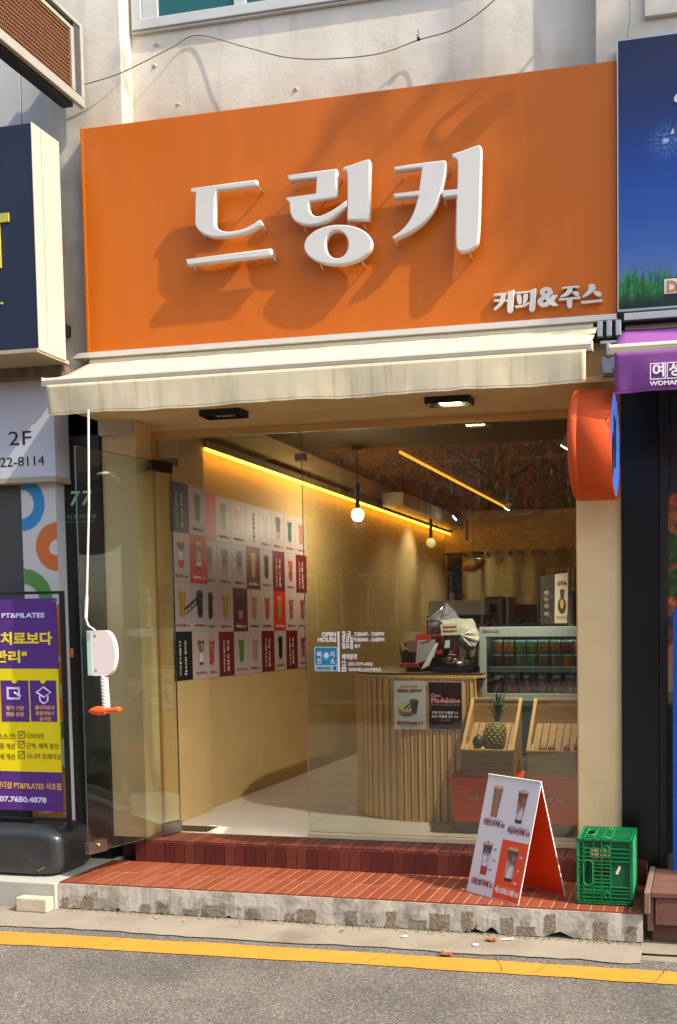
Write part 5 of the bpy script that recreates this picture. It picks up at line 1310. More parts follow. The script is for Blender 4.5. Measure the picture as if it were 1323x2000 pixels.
# ---- fruit crates
def fruit_crate(x0, x1, label):
    y0, y1 = 5.00, 5.235; z0 = .615; zf_, zb_ = .765, 1.045; sh = .07
    t = thing('fruit_crate', label, 'crate', ((x0+x1)/2, 5.12, z0))
    def pt(x, y, z): return (x, y, z)
    # front slats
    n = 4
    for k in range(n):
        za = z0+.004+k*(zf_-z0)/n; MB().box(x0+.004, x1-.004, y0+.0-k*.004, y0+.012-k*.004, za, za+(zf_-z0)/n-.004, .0015).out('front_slat', M_cratewood, t)
    yt = y0-.016
    # sloping top frame on both sides, side boards
    for xx in (x0, x1-.012):
        for k in range(6):
            a_ = k/6; c_ = (k+1)/6-.012
            za0, za1 = z0+(zf_-z0)*a_, z0+(zf_-z0)*c_; zb0, zb1 = z0+(zb_-z0)*a_, z0+(zb_-z0)*c_
            MB().prism([(xx, yt+.014, za0), (xx, yt+.014, za1), (xx, y1, zb1), (xx, y1, zb0)], (.012, 0, 0)).out('side_slat', M_cratewood, t)
    rim = MB()
    rim.prism([(x0-.004, yt, zf_-.002), (x0-.004, yt, zf_+.010), (x0-.004, y1+.01, zb_+.012), (x0-.004, y1+.01, zb_)], (.020, 0, 0))
    rim.prism([(x1-.016, yt, zf_-.002), (x1-.016, yt, zf_+.010), (x1-.016, y1+.01, zb_+.012), (x1-.016, y1+.01, zb_)], (.020, 0, 0)); rim.out('side_rail', mat('crate_rail_wood', 'BE9456', .6, .12, 5, stretch=(20, 20, 1.2)), t)
    MB().box(x0+.017, x1-.017, yt, yt+.016, zf_-.004, zf_+.010, .002).out('front_rail', mat('crate_rail_wood', 'BE9456', .6, .12, 5, stretch=(20, 20, 1.2)), t); MB().box(x0+.017, x1-.017, y1-.006, y1+.01, zb_-.006, zb_+.012, .002).out('back_rail', mat('crate_rail_wood', 'BE9456', .6, .12, 5, stretch=(20, 20, 1.2)), t)
    # back board slats (upper smooth board, then standing slats)
    MB().box(x0+.012, x1-.012, y1-.002, y1+.008, z0+.20, zb_-.007).out('back_board', M_cratewood, t)
    m_ = 7; ww_ = (x1-x0-.03)/m_
    for k in range(m_):
        xa = x0+.015+k*ww_; MB().prism([(xa, y1-.004, .905), (xa+ww_-.005, y1-.004, .905), (xa+ww_-.005, yt+.05, .745), (xa, yt+.05, .745)], (0, -.004, -.006)).out('floor_slat', M_cratewood, t)
    for xx in (x0+.012, x1-.040): MB().prism([(xx, yt+.016, zf_+.006), (xx+.028, yt+.016, zf_+.006), (xx+.028, yt+.045, zf_+.038), (xx, yt+.045, zf_+.038)], (0, 0, -.03)).out('corner_block', mat('crate_rail_wood', 'BE9456', .6, .12, 5, stretch=(20, 20, 1.2)), t)
    for xx in (x0+.0121, x1-.0125): MB().ball((xx, yt+.09, zf_+.07), .011, 8, (.3, 1, 1)).out('grip_hole', M_dark, t)
    return t
fruit_crate(-1.395, -1.085, 'slanted pale wooden fruit crate holding the pineapple')
fruit_crate(-1.005, -.675, 'slanted pale wooden fruit crate with a few fruits, right of the pineapple crate')
# pineapple
pc = thing('pineapple', 'ripe pineapple with green crown lying in the left fruit crate', 'pineapple', (-1.2, 5.07, .80))
M_pine = mat('pineapple_skin', '6F6420', .6, .35, 40, bump=.5, bscale=90); M_pleaf = mat('pineapple_leaf', '3E6B4A', .5, .2, 12)
axis = Vector((.06, .20, 1)).normalized(); pb = Vector((-1.215, 5.06, .775)); hgt = .155; side = Vector((1, 0, 0)); oth = axis.cross(side).normalized(); side = oth.cross(axis).normalized()
core = MB(); core.tube([pb+axis*(hgt*t_) for t_ in (0, .08, .25, .5, .75, .92, 1)], [.02, .048, .060, .064, .060, .045, .02], 16); core.out('body', M_pine, pc, smooth=True)
eye = MB().mesh()
b = MB()
for r_ in range(9):
    for k in range(11):
        a_ = (k+.5*(r_ % 2))*2*math.pi/11; tt = (r_+.6)/9.4; rad = .064*math.sin(math.pi*(.12+.76*tt))**.5
        c_ = pb+axis*(hgt*tt)+(side*math.cos(a_)+oth*math.sin(a_))*rad; nrm = (side*math.cos(a_)+oth*math.sin(a_))
        e1 = axis*.0085; e2 = nrm.cross(axis)*.0165*.9
        vs = [b.bm.verts.new(q) for q in (c_+e1, c_+e2*.55, c_-e1, c_-e2*.55, c_+nrm*.007)]
        for i in range(4): b.bm.faces.new((vs[i], vs[(i+1) % 4], vs[4]))
b.out('skin_scale', mat('pineapple_eye', '9A8A30', .6, .4, 60), pc, kind='stuff')
tp = pb+axis*hgt
for k in range(34):
    a_ = k*2.4; lv = k/34; rad = side*math.cos(a_)+oth*math.sin(a_); ln = .07+.15*lv*.75; out_ = (1-lv)*.9+.12
    p0 = tp+axis*(-.012+.05*lv); wv = axis.cross(rad)*.010
    b = MB(); prev = None
    for i in range(6):
        t_ = i/5; q = p0+axis*(ln*t_*(1-.30*out_*t_))+rad*(ln*out_*t_*(.45+.5*t_)); ww_ = (1-t_)**.7
        cur = [b.bm.verts.new(q-wv*ww_), b.bm.verts.new(q-rad*.003+axis*.001), b.bm.verts.new(q+wv*ww_+Vector((0, 0, .0001)))]
        if prev: b.bm.faces.new((prev[0], prev[1], cur[1], cur[0])); b.bm.faces.new((prev[1], prev[2], cur[2], cur[1]))
        prev = cur
    b.out('leaf', M_pleaf, pc)
def fruit(name, px, py, Y, r, m, label, sq=(1, 1, 1)):
    p = P(px, py, Y=Y); t = thing(name, label, name, tuple(p)); MB().ball(p, r, 16, sq).out('fruit', m, t, smooth=True)
    MB().tube([p+Vector((0, -r*.2, r*sq[2]*.95)), p+Vector((.004, -r*.3, r*sq[2]*1.15))], .0025, 5).out('stem', M_darkmetal, t)
fruit('avocado', 935, 1449, 5.03, .036, mat('avocado_skin', '2E3420', .5, .3, 40, bump=.4), 'dark avocado beside the pineapple', (1, 1, 1.15))
for (px, py, c, l) in ((1078, 1464, '9A3A28', 'small red apple at the front of the right crate'), (1060, 1464, '7A6A30', 'yellow green apple left of the red one'), (1107, 1464, '8C3A2A', 'dull red apple, third from the left in the right crate'), (1128, 1459, '8A5A2C', 'brownish orange fruit at the right of the right crate')):
    fruit('apple', px, py, 5.045, .024, mat('fruit_'+c, c, .35, .2, 20), l)
fruit('lemon', 940, 1464, 5.025, .022, mat('lemon_skin', 'B89A2C', .45, .1, 40), 'yellow lemon below the avocado', (1.3, 1, 1))

# ---- display fridge on a back counter
bc = tag(MB().box(-1.32, -.56, 5.32, 5.95, Zf, 1.02, .004).out('back_counter', mat('grey_green_cabinet', '2F3A3A', .5, .1, 3)), 'dark grey cabinet under the display fridge', 'cabinet')
Yfr = 5.34
fz0, fz1 = 1.026, 1.485; fx0, fx1 = -1.372, -.60
fr = thing('display_fridge', 'pale mint countertop display fridge stocked with jars and cups', 'fridge', (-1.0, 5.6, fz0))
M_mint2 = mat('mint_metal', '9DA8A1', .4, .03, 4, metal=.2)
b = MB(); b.box(fx0, fx0+.042, Yfr, Yfr+.03, fz0, fz1, .003); b.box(fx0+.0425, fx1, Yfr, Yfr+.03, fz1-.062, fz1, .003); b.box(fx0+.0425, fx1, Yfr, Yfr+.03, fz0, fz0+.048, .003); b.out('front_frame', M_mint2, fr)
MB().box(fx0, fx0+.01, Yfr+.031, 5.9, fz0, fz1).out('side_panel', M_mint2, fr); MB().box(fx0+.011, fx1, Yfr+.031, 5.9, fz1-.02, fz1).out('top_panel', M_mint2, fr); MB().box(fx0+.011, fx1, 5.88, 5.9, fz0, fz1-.021).out('back_panel', mat('dark_fridge_back', '23302F', .5), fr)
for z in (fz0+.012, fz0+.195): MB().box(fx0+.011, fx1, Yfr+.032, 5.87, z, z+.012).out('shelf', mat('shelf_grey', '6E7C78', .4), fr)
MB().box(fx0+.05, fx1, Yfr+.036, Yfr+.05, fz0+.178, fz0+.212, .002).out('shelf_edge', M_mint2, fr)
MB().box(fx0+.043, fx1, Yfr+.012, Yfr+.018, fz0+.048, fz1-.062).out('glass_door', M_clear, fr)
MB().box(fx0+.06, fx1-.02, Yfr+.06, Yfr+.075, fz1-.040, fz1-.028).out('light_tube', mat('fridge_tube', 'E8F2EC', .4, 0, emit='DFF0E4', es=5.0), fr)
MB().box(fx0+.02, fx0+.13, Yfr-.0025, Yfr-.0005, fz1-.030, fz1-.012).out('label_strip', M_card['w'], fr); text('접촉 금지 CAUTION', (fx0+.025, Yfr-.0032, fz1-.026), .013, M_redink, fr, width=.1, res=1)
# jars (upper shelf in two layers), cups on the lower shelf
jp = thing('jar', 'small lidded jar of red preserve in the upper shelf of the display fridge', 'jar', (0, 0, 0), group='jars and cups in the display fridge')
def jar(t, r, h, m, lid):
    MB().lathe([(0, 0), (r, 0), (r*1.02, h*.5), (r*.96, h*.8), (0, h*.8)], (0, 0, 0), 12).out('jar_body', m, t, smooth=False); MB().lathe([(0, h*.8), (r*1.03, h*.8), (r*1.03, h*.95), (0, h*.97)], (0, 0, 0), 12).out('lid', lid, t)
M_lidc = mat('clear_lid', '9FB3AE', .2, .1, 10, spec=.8)
kinds = [(mat('orange_jam', 'B05A22', .3, .3, 40), 'orange preserve'), (mat('red_jam', '6F1F2A', .3, .3, 40), 'dark red preserve'), (mat('green_jam', '4F6A30', .3, .3, 40), 'green preserve'), (mat('brown_jam', '7A5024', .3, .3, 40), 'brown syrup')]
bpy.data.objects.remove(jp)
protos = []
x = fx0+.085
lay = 0
for lay in range(2):
    for k in range(9):
        m, nm = kinds[[0, 0, 2, 2, 3, 3, 1, 0, 3][k] if lay else [1, 1, 2, 2, 3, 3, 0, 1, 2][k]]
        xx = fx0+.09+k*.074; zz_ = fz0+.208+lay*.088
        t = thing('jar', 'jar of %s, %s from left in the %s row of the fridge' % (nm, ['first', 'second', 'third', 'fourth', 'fifth', 'sixth', 'seventh', 'eighth', 'ninth'][k], 'top' if lay else 'second'), 'jar', (0, 0, 0), 'jars in the display fridge')
        jar(t, .033, .084, m, M_lidc); t.location = (xx, Yfr+.11, zz_)
for k in range(7):
    m, nm = kinds[[1, 1, 1, 0, 3, 0, 0][k]]; xx = fx0+.10+k*.092; hh_ = .115
    t = thing('juice_cup', 'cup of %s, %s from left on the bottom fridge shelf' % (nm, ['first', 'second', 'third', 'fourth', 'fifth', 'sixth', 'seventh'][k]), 'cup', (0, 0, 0), 'cups in the display fridge')
    MB().lathe([(0, 0), (.026, 0), (.034, hh_), (0, hh_)], (0, 0, 0), 14).out('cup', m, t); MB().lathe([(.035, hh_), (.030, hh_+.018), (.012, hh_+.028), (0, hh_+.03)], (0, 0, 0), 14).out('dome_lid', M_lidc, t); t.location = (xx, Yfr+.10, fz0+.025)
# card stand on the fridge
cs = thing('card_stand', 'standing two fold card with dark and cream halves on top of the fridge', 'card stand', tuple(P(1085, 1222, Y=5.5)))
Yc = 5.5
def cardq(pxs, m, nm):
    a0_, a1_, b0_, b1_ = [P(px, py, Y=Yc+dy) for (px, py, dy) in pxs]
    MB().prism([a0_, b0_, b1_, a1_], (0, .004, 0)).out(nm, m, cs); return a0_, a1_, b0_, b1_
a0_, a1_, b0_, b1_ = cardq([(1055, 1217, .02), (1056, 1126, .02), (1083, 1217, 0), (1084, 1122, 0)], mat('dark_card', '3B332C', .5), 'dark_leaf')
for s_, v in (('샌', .60), ('드', .46), ('위', .32), ('치', .15)): text(s_, (a0_.x+.03, Yc-.004, a0_.z+(a1_.z-a0_.z)*v), .035, M_card['w'], cs, res=1)
c0_, c1_, d0_, d1_ = cardq([(1083.5, 1217, 0), (1084.5, 1122, 0), (1108, 1217, .0), (1110, 1118, 0)], mat('cream_card', 'BFB49C', .5), 'light_leaf')
text('신메뉴', (c0_.x+.02, Yc-.004, c0_.z+.24), .03, M_redink, cs, width=.06, res=1, bold=.03); text('샌드위치 3.5', (c0_.x+.012, Yc-.004, c0_.z+.03), .02, M_redink, cs, width=.07, res=1)
flat_shapes('print', [(ell(.048, .11, .026, .05, 20), (.30, .20, .12)), (ell(.048, .12, .012, .03, 14), (.72, .60, .35)), ([(.04, .15), (.06, .15), (.066, .21), (.036, .21)], (.28, .2, .12))], (c0_.x, Yc-.003, c0_.z), XR, ZU, cs)
# black grinder / canisters right of it
g = thing('coffee_grinder', 'black coffee grinder on the fridge behind the card stand', 'grinder', (-.77, 5.62, fz1))
q0 = P(1112, 1200, Y=5.62); MB().box(q0.x-.0, q0.x+.16, 5.60, 5.75, fz1, fz1+.22, .01).out('body', M_dark, g); MB().lathe([(0, .22), (.07, .22), (.075, .36), (.06, .37), (0, .37)], (q0.x+.085, 5.67, fz1), 18).out('hopper', M_dark, g)
MB().lathe([(0, 0), (.022, 0), (.022, .20), (0, .20)], (q0.x+.02, 5.57, fz1), 14).out('canister', M_steel, g)

# ---- clutter on the counter
CTZ = CT+.0265
def cl_box(name, label, cat, px0, py0, px1_, py1_, Y, dep, m, bev=.002, parts=()):
    a, b_ = P(px0, py1_, Y=Y), P(px1_, py0, Y=Y)
    t = thing(name, label, cat, ((a.x+b_.x)/2, Y, a.z)); MB().box(a.x, b_.x, Y, Y+dep, a.z, b_.z, bev).out('body', m, t); return t, a, b_
# styrofoam box and plastic bag heap (seen from the street, stacked on trays)
M_foam2 = mat('styrofoam', 'B5A68C', .8, .04, 10); M_paper = mat('paper_white', 'B9B3A2', .7, .04)
t, a, b_ = cl_box('foam_box', 'long pale foam box lying behind the plastic bag', 'box', 836, 1172, 948, 1203, 6.25, .3, M_foam2, .02)
tag(MB().box(a.x, b_.x, 6.22, 6.55, CTZ, a.z-.002, .004).out('blender_base', mat('machine_dark', '1E1C1A', .4, .1)), 'dark low appliance under the foam box', 'appliance')
cf = thing('espresso_machine', 'silver espresso machine at the back right of the counter', 'coffee machine', tuple(P(970, 1222, Y=6.4)))
a, b_ = P(946, 1222, Y=6.4), P(991, 1165, Y=6.4)
M_mac = mat('machine_silver', '8F8C80', .3, .08, 6, metal=.6)
MB().box(a.x, b_.x, 6.4, 6.7, a.z, b_.z, .006).out('body', M_mac, cf); MB().box(a.x+.02, a.x+.10, 6.393, 6.399, a.z+.10, a.z+.16, .002).out('display', M_dark, cf); MB().box(b_.x-.035, b_.x-.004, 6.385, 6.399, a.z+.01, b_.z-.01, .003).out('side_trim', M_dark, cf)
MB().tube([(a.x+.03, 6.38, a.z+.205), (b_.x-.04, 6.38, a.z+.205)], .006, 8).out('rail', M_steel, cf); MB().tube([(a.x+.08, 6.37, a.z+.09), (a.x+.08, 6.33, a.z+.03), (a.x+.10, 6.33, a.z+.0)], .007, 6).out('spout', M_steel, cf)
for k in range(4): MB().ball((a.x+.13+.0*k, 6.395, a.z+.09+.02*k), .006, 6).out('button', M_dark, cf)
tag(MB().box(a.x-.05, b_.x+.12, 6.38, 6.75, CTZ, a.z-.002, .004).out('machine_stand', M_dark), 'dark stand under the espresso machine', 'stand')
for (px, r_, h_, l, m) in ((882, .028, .05, 'steel tin on the foam box', M_steel), (893, .026, .045, 'dark tin on the foam box beside the steel one', M_dark), (905, .018, .05, 'small glass on the foam box', M_clear)):
    p = P(px, 1172, Y=6.3); p.z = P(836, 1172, Y=6.25).z; t = thing('tin', l, 'tin', tuple(p)); MB().lathe([(0, .0), (r_, 0), (r_, h_), (r_*.9, h_), (r_*.9, .006), (0, .006)], p+Vector((0, .05, .001)), 16).out('tin', m, t)
def crumple(name, label, cat, pts, Y, dep, m, amp=.012, seed=0, base=None):
    """soft bag: front outline given in photo pixels, bulging and creased"""
    q = [P(px, py, Y=Y) for px, py in pts]; c = sum(q, Vector())/len(q); n_ = 30; rings = 9
    t = thing(name, label, cat, (c.x, Y+dep/2, min(v.z for v in q)))
    o = []
    per = len(q)
    for k in range(n_*1):
        s_ = k/n_*per; i = int(s_) % per; f = s_-int(s_); o.append(q[i].lerp(q[(i+1) % per], f))
    b = MB(); gr = []
    for r_ in range(rings):
        k = r_/(rings-1); sc_ = math.sin(math.pi*(.06+.88*k))**.45; y = Y+dep*k-.0
        gr.append([b.bm.verts.new((c.x+(v.x-c.x)*sc_+amp*fbm(v.x*30, v.z*30, k*5+seed), y+amp*1.3*fbm(v.x*24+seed, v.z*24, 3), max(c.z+(v.z-c.z)*sc_+amp*.6*fbm(v.z*30, v.x*30, k*5+seed), CTZ if base is None else base))) for v in o])
    for g0, g1 in zip(gr, gr[1:]):
        for i in range(n_): b.bm.faces.new((g0[i], g0[(i+1) % n_], g1[(i+1) % n_], g1[i]))
    for g0 in (gr[0], gr[-1]):
        cc = b.bm.verts.new(sum((v.co for v in g0), Vector())/n_+Vector((0, -amp if g0 is gr[0] else amp, 0)))
        for i in range(n_): b.bm.faces.new((g0[i], g0[(i+1) % n_], cc))
    b.out('bag', m, t); return t
crumple('plastic_bag', 'shiny clear plastic bag leaning over the red sleeve', 'bag', [(831, 1210), (870, 1177), (893, 1206), (886, 1238), (833, 1238)], 5.75, .12, mat('shiny_bag', '8C8890', .15, .15, 20, spec=1), .014, 2)
tag(MB().box(-1.95, -1.62, 5.62, 5.95, CTZ, 1.40, .01).out('card_stack', mat('brown_carton', '5E4A34', .8, .2)), 'brown carton standing behind the leaflets on the counter', 'carton')
crumple('white_bag', 'white plastic pouch slumped against the fridge', 'bag', [(853, 1210), (917, 1208), (936, 1252), (934, 1268), (903, 1268), (868, 1240)], 5.50, .14, mat('white_pouch', 'A9A493', .35, .08, 10, spec=.8), .012, 5)
crumple('paper_bag', 'brown crumpled paper bag at the left end of the counter', 'bag', [(776, 1252), (790, 1262), (804, 1280), (806, 1296), (781, 1296)], 5.60, .10, mat('kraft_paper', '6B5432', .8, .15, 12), .012, 8)
def card(name, label, pts, Y, m, tx=None, txm=None, dep=.006):
    q = [P(px, py, Y=Y) for px, py in pts]; zmin = min(v.z for v in q)
    t = thing(name, label, 'leaflet', (q[0].x, Y, zmin)); MB().prism(q, (0, dep, 0)).out('card', m, t)
    for (s_, u, v, wd, sz) in (tx or []):
        o_ = q[3].lerp(q[2], u)+(q[0]-q[3])*v; rt = (q[2]-q[3]).normalized(); up = (q[0]-q[3]); up = (up-rt*up.dot(rt)).normalized()
        text(s_, (o_.x, Y-.001, o_.z), sz, txm or M_redink, t, Rt=rt, U=up, width=wd, res=1, bold=.02)
    return t
card('price_card', 'cream card with two printed lines clipped on the white pouch', [(861, 1219), (895, 1218), (894, 1240), (862, 1241)], 5.47, mat('cream_card', 'BFB49C'), [('현금영수증 발행', .12, .62, .09, .018), ('계좌이체 환영합니다', .08, .25, .10, .018)])
card('red_sleeve', 'red cardboard sleeve standing on the counter', [(812, 1239), (864, 1239), (864, 1278), (812, 1275)], 5.52, mat('red_sleeve', '9A2F20', .5), dep=.03)
card('leaflet', 'pale leaflet standing in front of the red sleeve', [(816, 1250), (850, 1249), (849, 1283), (812, 1297)], 5.46, mat('lilac_paper', '8F868A', .5), [('적립 이벤트', .2, .75, .07, .014)])
card('leaflet', 'small dark framed leaflet beside the maroon card', [(866, 1246), (890, 1246), (889, 1270), (864, 1270)], 5.46, M_card['k'], dep=.005)
card('leaflet', 'grey slip inside the dark frame', [(870, 1251), (879, 1250), (878, 1265), (868, 1266)], 5.452, M_paper, dep=.004)
card('madeleine_card', 'maroon card with pink lettering leaning by the candy bowl', [(882, 1253), (903, 1253), (894, 1287), (873, 1286)], 5.42, mat('maroon_print', '341820'), [('Choco', .1, .38, .02, .01), ('Madeleine', .1, .22, .045, .012)], M_pinkink)
card('receipt', 'long white price strip leaning on the counter', [(851, 1256), (857, 1256), (838, 1300), (822, 1308)], 5.40, mat('pale_poster', 'C2C4BC'), dep=.004)
card('carton', 'beige carton behind the leaflets at the left of the counter', [(789, 1234), (813, 1234), (813, 1298), (789, 1296)], 5.66, mat('beige_carton', '8A7452', .7), dep=.1)
t, a, b_ = cl_box('tray', 'flat red tray on the left of the counter', 'tray', 780, 1296, 815, 1304, 5.42, .12, mat('red_tray', '7E1F16', .4))
t, a, b_ = cl_box('dark_tray', 'dark mat under the candy bowl', 'mat', 845, 1305, 920, 1312, 5.32, .25, M_dark)
# candy bowl
p = P(895, 1306, Y=5.42); p.z = CTZ+.008
cb_ = thing('candy_bowl', 'clear glass bowl full of wrapped sweets on the counter', 'bowl', tuple(p))
MB().lathe([(.035, 0), (.06, .012), (.088, .05), (.10, .085), (.097, .085), (.085, .052), (.057, .016), (.0, .012)], p, 28).out('bowl', M_clear, cb_, smooth=True)
for k in range(42):
    c = random.choice(['8C1F1C', 'B89A2A', '9FA6AE', 'C7BFB0', '3A4A6A', 'A8431C', '7A1A22'])
    a_ = random.uniform(0, 6.28); r_ = .07*math.sqrt(random.random()); z_ = .02+random.uniform(0, .045)+r_*.25
    q = p+Vector((r_*math.cos(a_), r_*math.sin(a_), z_)); d = Vector((random.uniform(-1, 1), random.uniform(-1, 1), random.uniform(-.5, .5))).normalized()
    MB().tube([q-d*.018, q-d*.011, q-d*.010, q+d*.010, q+d*.011, q+d*.018], [.007, .002, .008, .008, .002, .007], 6).out('sweet', mat('wrap_'+c, c, .25, .1, 20), cb_)
# cups, bottles and machines crowding the back of the counter
def bottle(px, py, Y, r_, h_, c, label, cap='17171A'):
    p = P(px, py, Y=Y); p.z = CTZ if py > 1225 else p.z; t = thing('syrup_bottle', label, 'bottle', tuple(p), 'syrup bottles on the counter')
    MB().lathe([(0, 0), (r_, 0), (r_, h_*.62), (r_*.4, h_*.78), (r_*.4, h_*.92), (0, h_*.92)], p, 14).out('body', mat('bottle_'+c, c, .25, .1, 10, spec=.7), t); MB().lathe([(0, h_*.925), (r_*.5, h_*.925), (r_*.5, h_), (0, h_)], p, 12).out('cap', mat('cap_'+cap, cap, .4), t)
    MB().lathe([(r_*1.01, h_*.15), (r_*1.01, h_*.5)], p, 14).out('label', mat('bottle_label', 'A59A80', .6), t) if False else None
bottle(812, 1290, 5.75, .028, .24, '5A2E14', 'brown syrup bottle behind the beige carton, leftmost'); bottle(822, 1290, 5.85, .026, .22, '7A6A34', 'amber syrup bottle second from the left on the counter')
bottle(958, 1228, 6.0, .030, .25, '3A2A20', 'dark syrup bottle in front of the espresso machine'); bottle(940, 1228, 6.1, .028, .22, 'A59A80', 'cream bottle left of the dark one by the espresso machine', 'B8301C')
for k, (px, Y, n_, l) in enumerate(((925, 6.2, 9, 'tall stack of clear cups behind the white pouch'), (912, 6.3, 7, 'shorter stack of clear cups left of the tall stack'))):
    p = P(px, 1225, Y=Y); p.z = CTZ+.03; t = thing('cup_stack', l, 'cups', tuple(p))
    MB().box(p.x-.05, p.x+.05, Y-.05, Y+.05, CTZ, p.z-.001).out('stand', M_dark, t)
    for j in range(n_): MB().lathe([(.030, 0), (.036, .035), (.038, .036), (.038, .040), (.034, .040)], p+Vector((0, 0, j*.026)), 14).out('cup', mat('cup_plastic', '9C978A', .2, .05, spec=.8), t)
# blade-like tongs/scoop
p = P(905, 1222, Y=5.7); q = P(958, 1200, Y=5.9)
tag(MB().tube([P(928, 1232, Y=5.9), P(960, 1213, Y=5.9)], .006, 6).out('steel_scoop', M_steel), 'steel scoop handle sticking up beside the fridge', 'scoop')
b = MB(); b.tube([P(1000, 1222, Y=6.0), P(1038, 1196, Y=6.0)], .010, 6); b.tube([P(1003, 1225, Y=6.02), P(1030, 1206, Y=6.02)], .010, 6)
tag(b.out('knife_pair', M_darkmetal), 'pair of dark handled tools leaning behind the fridge', 'tools')
card('brown_board', 'brown board wall behind the fridge at the back', [(990, 1181), (1060, 1180), (1060, 1224), (990, 1224)], 7.0, mat('brown_board', '5E3C22', .7), dep=.05)

# ---- back wall: curtains
zct = P(1000, 1074, Y=YB-.2).z
def curtain(x0, x1, label, yy):
    t = thing('curtain', label, 'curtain', ((x0+x1)/2, yy, .9)); b = MB(); n_ = int((x1-x0)*60); g0 = []
    for j in range(9):
        row = []
        for i in range(n_+1):
            x = x0+(x1-x0)*i/n_; row.append(b.bm.verts.new((x, yy+.045*math.sin(x*22)*(1-.2*j/8)+.01*fbm(x*5, j), .9+(zct-.9)*j/8)))
        g0.append(row)
    for a_, c_ in zip(g0, g0[1:]):
        for i in range(n_): b.bm.faces.new((a_[i], a_[i+1], c_[i+1], c_[i]))
    b.out('fabric', mat('olive_curtain', '8A7C4E', .9, .06, 3, bump=.1), t, smooth=True)
    k = int((x1-x0)/.14)
    for i in range(k): MB().lathe([(.018, -.004), (.028, -.004), (.028, .004), (.018, .004)], (x0+.07+i*.14, yy-.05, zct-.05), 12, 'Y').out('grommet', M_darkmetal, t)
yy = YB-.2
xa_, xb_, xc_ = P(884, 1100, Y=yy).x, P(938, 1100, Y=yy).x, P(948, 1100, Y=yy).x
curtain(xa_+.12, xb_, 'left olive curtain panel by the doorway at the back', yy); curtain(xc_, -.6, 'wide olive curtain panel across the back right', yy-.05)
tag(MB().tube([(XB+.05, yy, zct-.03), (-.46, yy, zct-.03)], .015, 8).out('curtain_rail', M_darkmetal), 'dark curtain rail across the back wall', 'rail')
struct('dark_doorway_panel', MB().box(xa_-.12, xa_+.08, YB-.03, YB, Zf, zct-.03), mat('doorway_dark', '241C12', .9))  # dark panel on the back wall stands in for the unlit doorway
tag(MB().box(-3.0, -.46, 9.9, 10.4, Zf, 1.55, .005).out('rear_counter', mat('rear_counter_wood', '5A4226', .6, .15)), 'brown rear work counter across the back of the cafe', 'counter')
# hanging dried leaf bunch near the curtain
p = P(905, 1108, Y=9.6); hb = thing('amber_lamp', 'amber fish shaped hanging ornament in front of the curtain', 'ornament', tuple(p)); 
MB().tube([P(902, 1112, Y=9.6), P(912, 1108, Y=9.6), P(925, 1104, Y=9.6), P(940, 1098, Y=9.6), P(947, 1094, Y=9.6)], [.01, .06, .08, .05, .015], 12).out('body', mat('amber_glass', '6E4514', .3, .3, 20), hb, smooth=True); MB().tube([P(925, 1100, Y=9.6), (P(925, 1100, Y=9.6).x, 9.6, ZC)], .003, 5).out('string', M_dark, hb)

# ================================================================== ACROSS THE STREET (seen in the glass, plus an added tree for the dappled shade)
struct('far_pavement', MB().box(-40, 40, -9, -5.2, -.02, .12, .01), mat('far_paving', '8D857A', .9, .15, 3))
M_bark = mat('bark', '4A3B2E', .9, .25, 12, bump=.6, bscale=30)
M_leafr = mat('autumn_leaves', 'E8905A', .7, .5, 3); M_leafg = mat('olive_leaves', 'A88A4A', .7, .4, 3)
def tree(x, y, h, cr, ch, seed, ml, label, n_=3200, base_z=.12, ls=.075, group=None):
    rnd = random.Random(seed); t = thing('street_tree', label, 'tree', (x, y, base_z), group)
    b = MB(); top = Vector((x+rnd.uniform(-.3, .3), y, h*.8)); b.tube([(x, y, base_z), (x+.03, y, h*.25), (x-.04, y+.05, h*.5), top], [.17, .14, .10, .04], 10); b.out('trunk', M_bark, t)
    b = MB(); tips = []
    for k in range(16):
        a_ = k*2.4; z0_ = h*(.32+.4*k/16); ln = cr*rnd.uniform(.6, 1.0); s_ = Vector((x, y, z0_)); e_ = s_+Vector((math.cos(a_)*ln, math.sin(a_)*ln, rnd.uniform(.1, .5)*ln)); m_ = s_.lerp(e_, .5)+Vector((0, 0, .2))
        b.tube([s_, m_, e_], [.05, .03, .008], 5); tips += [m_, e_, s_.lerp(e_, .75)]
        for q_ in range(4):
            f_ = m_.lerp(e_, rnd.random()); g_ = f_+Vector((rnd.uniform(-1, 1), rnd.uniform(-1, 1), rnd.uniform(-.5, .9)))*ln*.35; b.tube([f_, g_], [.012, .004], 4); tips.append(g_)
    b.out('limbs', M_bark, t)
    vs, fs = [], []
    for k in range(n_):
        c_ = rnd.choice(tips)+Vector((rnd.gauss(0, .28), rnd.gauss(0, .28), rnd.gauss(0, .25))); d1 = Vector((rnd.gauss(0, 1), rnd.gauss(0, 1), rnd.gauss(0, 1))).normalized(); d2 = d1.orthogonal().normalized(); s_ = ls*rnd.uniform(.5, 1.2)
        i0 = len(vs); vs += [c_+d1*s_, c_+d2*s_*.6, c_-d1*s_, c_-d2*s_*.6]; fs.append((i0, i0+1, i0+2, i0+3))
    me = bpy.data.meshes.new('crown'); me.from_pydata([tuple(v) for v in vs], [], fs); link('crown', me, ml, t)
    return t
for i, (x, y, h, cr, ml, l) in enumerate(((-6.7, -6.6, 6.5, 2.6, M_leafr, 'rust red street tree opposite, leftmost of the row'), (-3.8, -6.4, 6.2, 2.7, M_leafr, 'rust red street tree opposite the cafe window'), (-.4, -6.8, 6.8, 2.8, M_leafg, 'olive brown street tree opposite, right of the red ones'), (-12, -6.6, 7, 2.8, M_leafg, 'olive brown street tree opposite at the far left'))):
    tree(x, y, h, cr, 3, 11+i, ml, l)
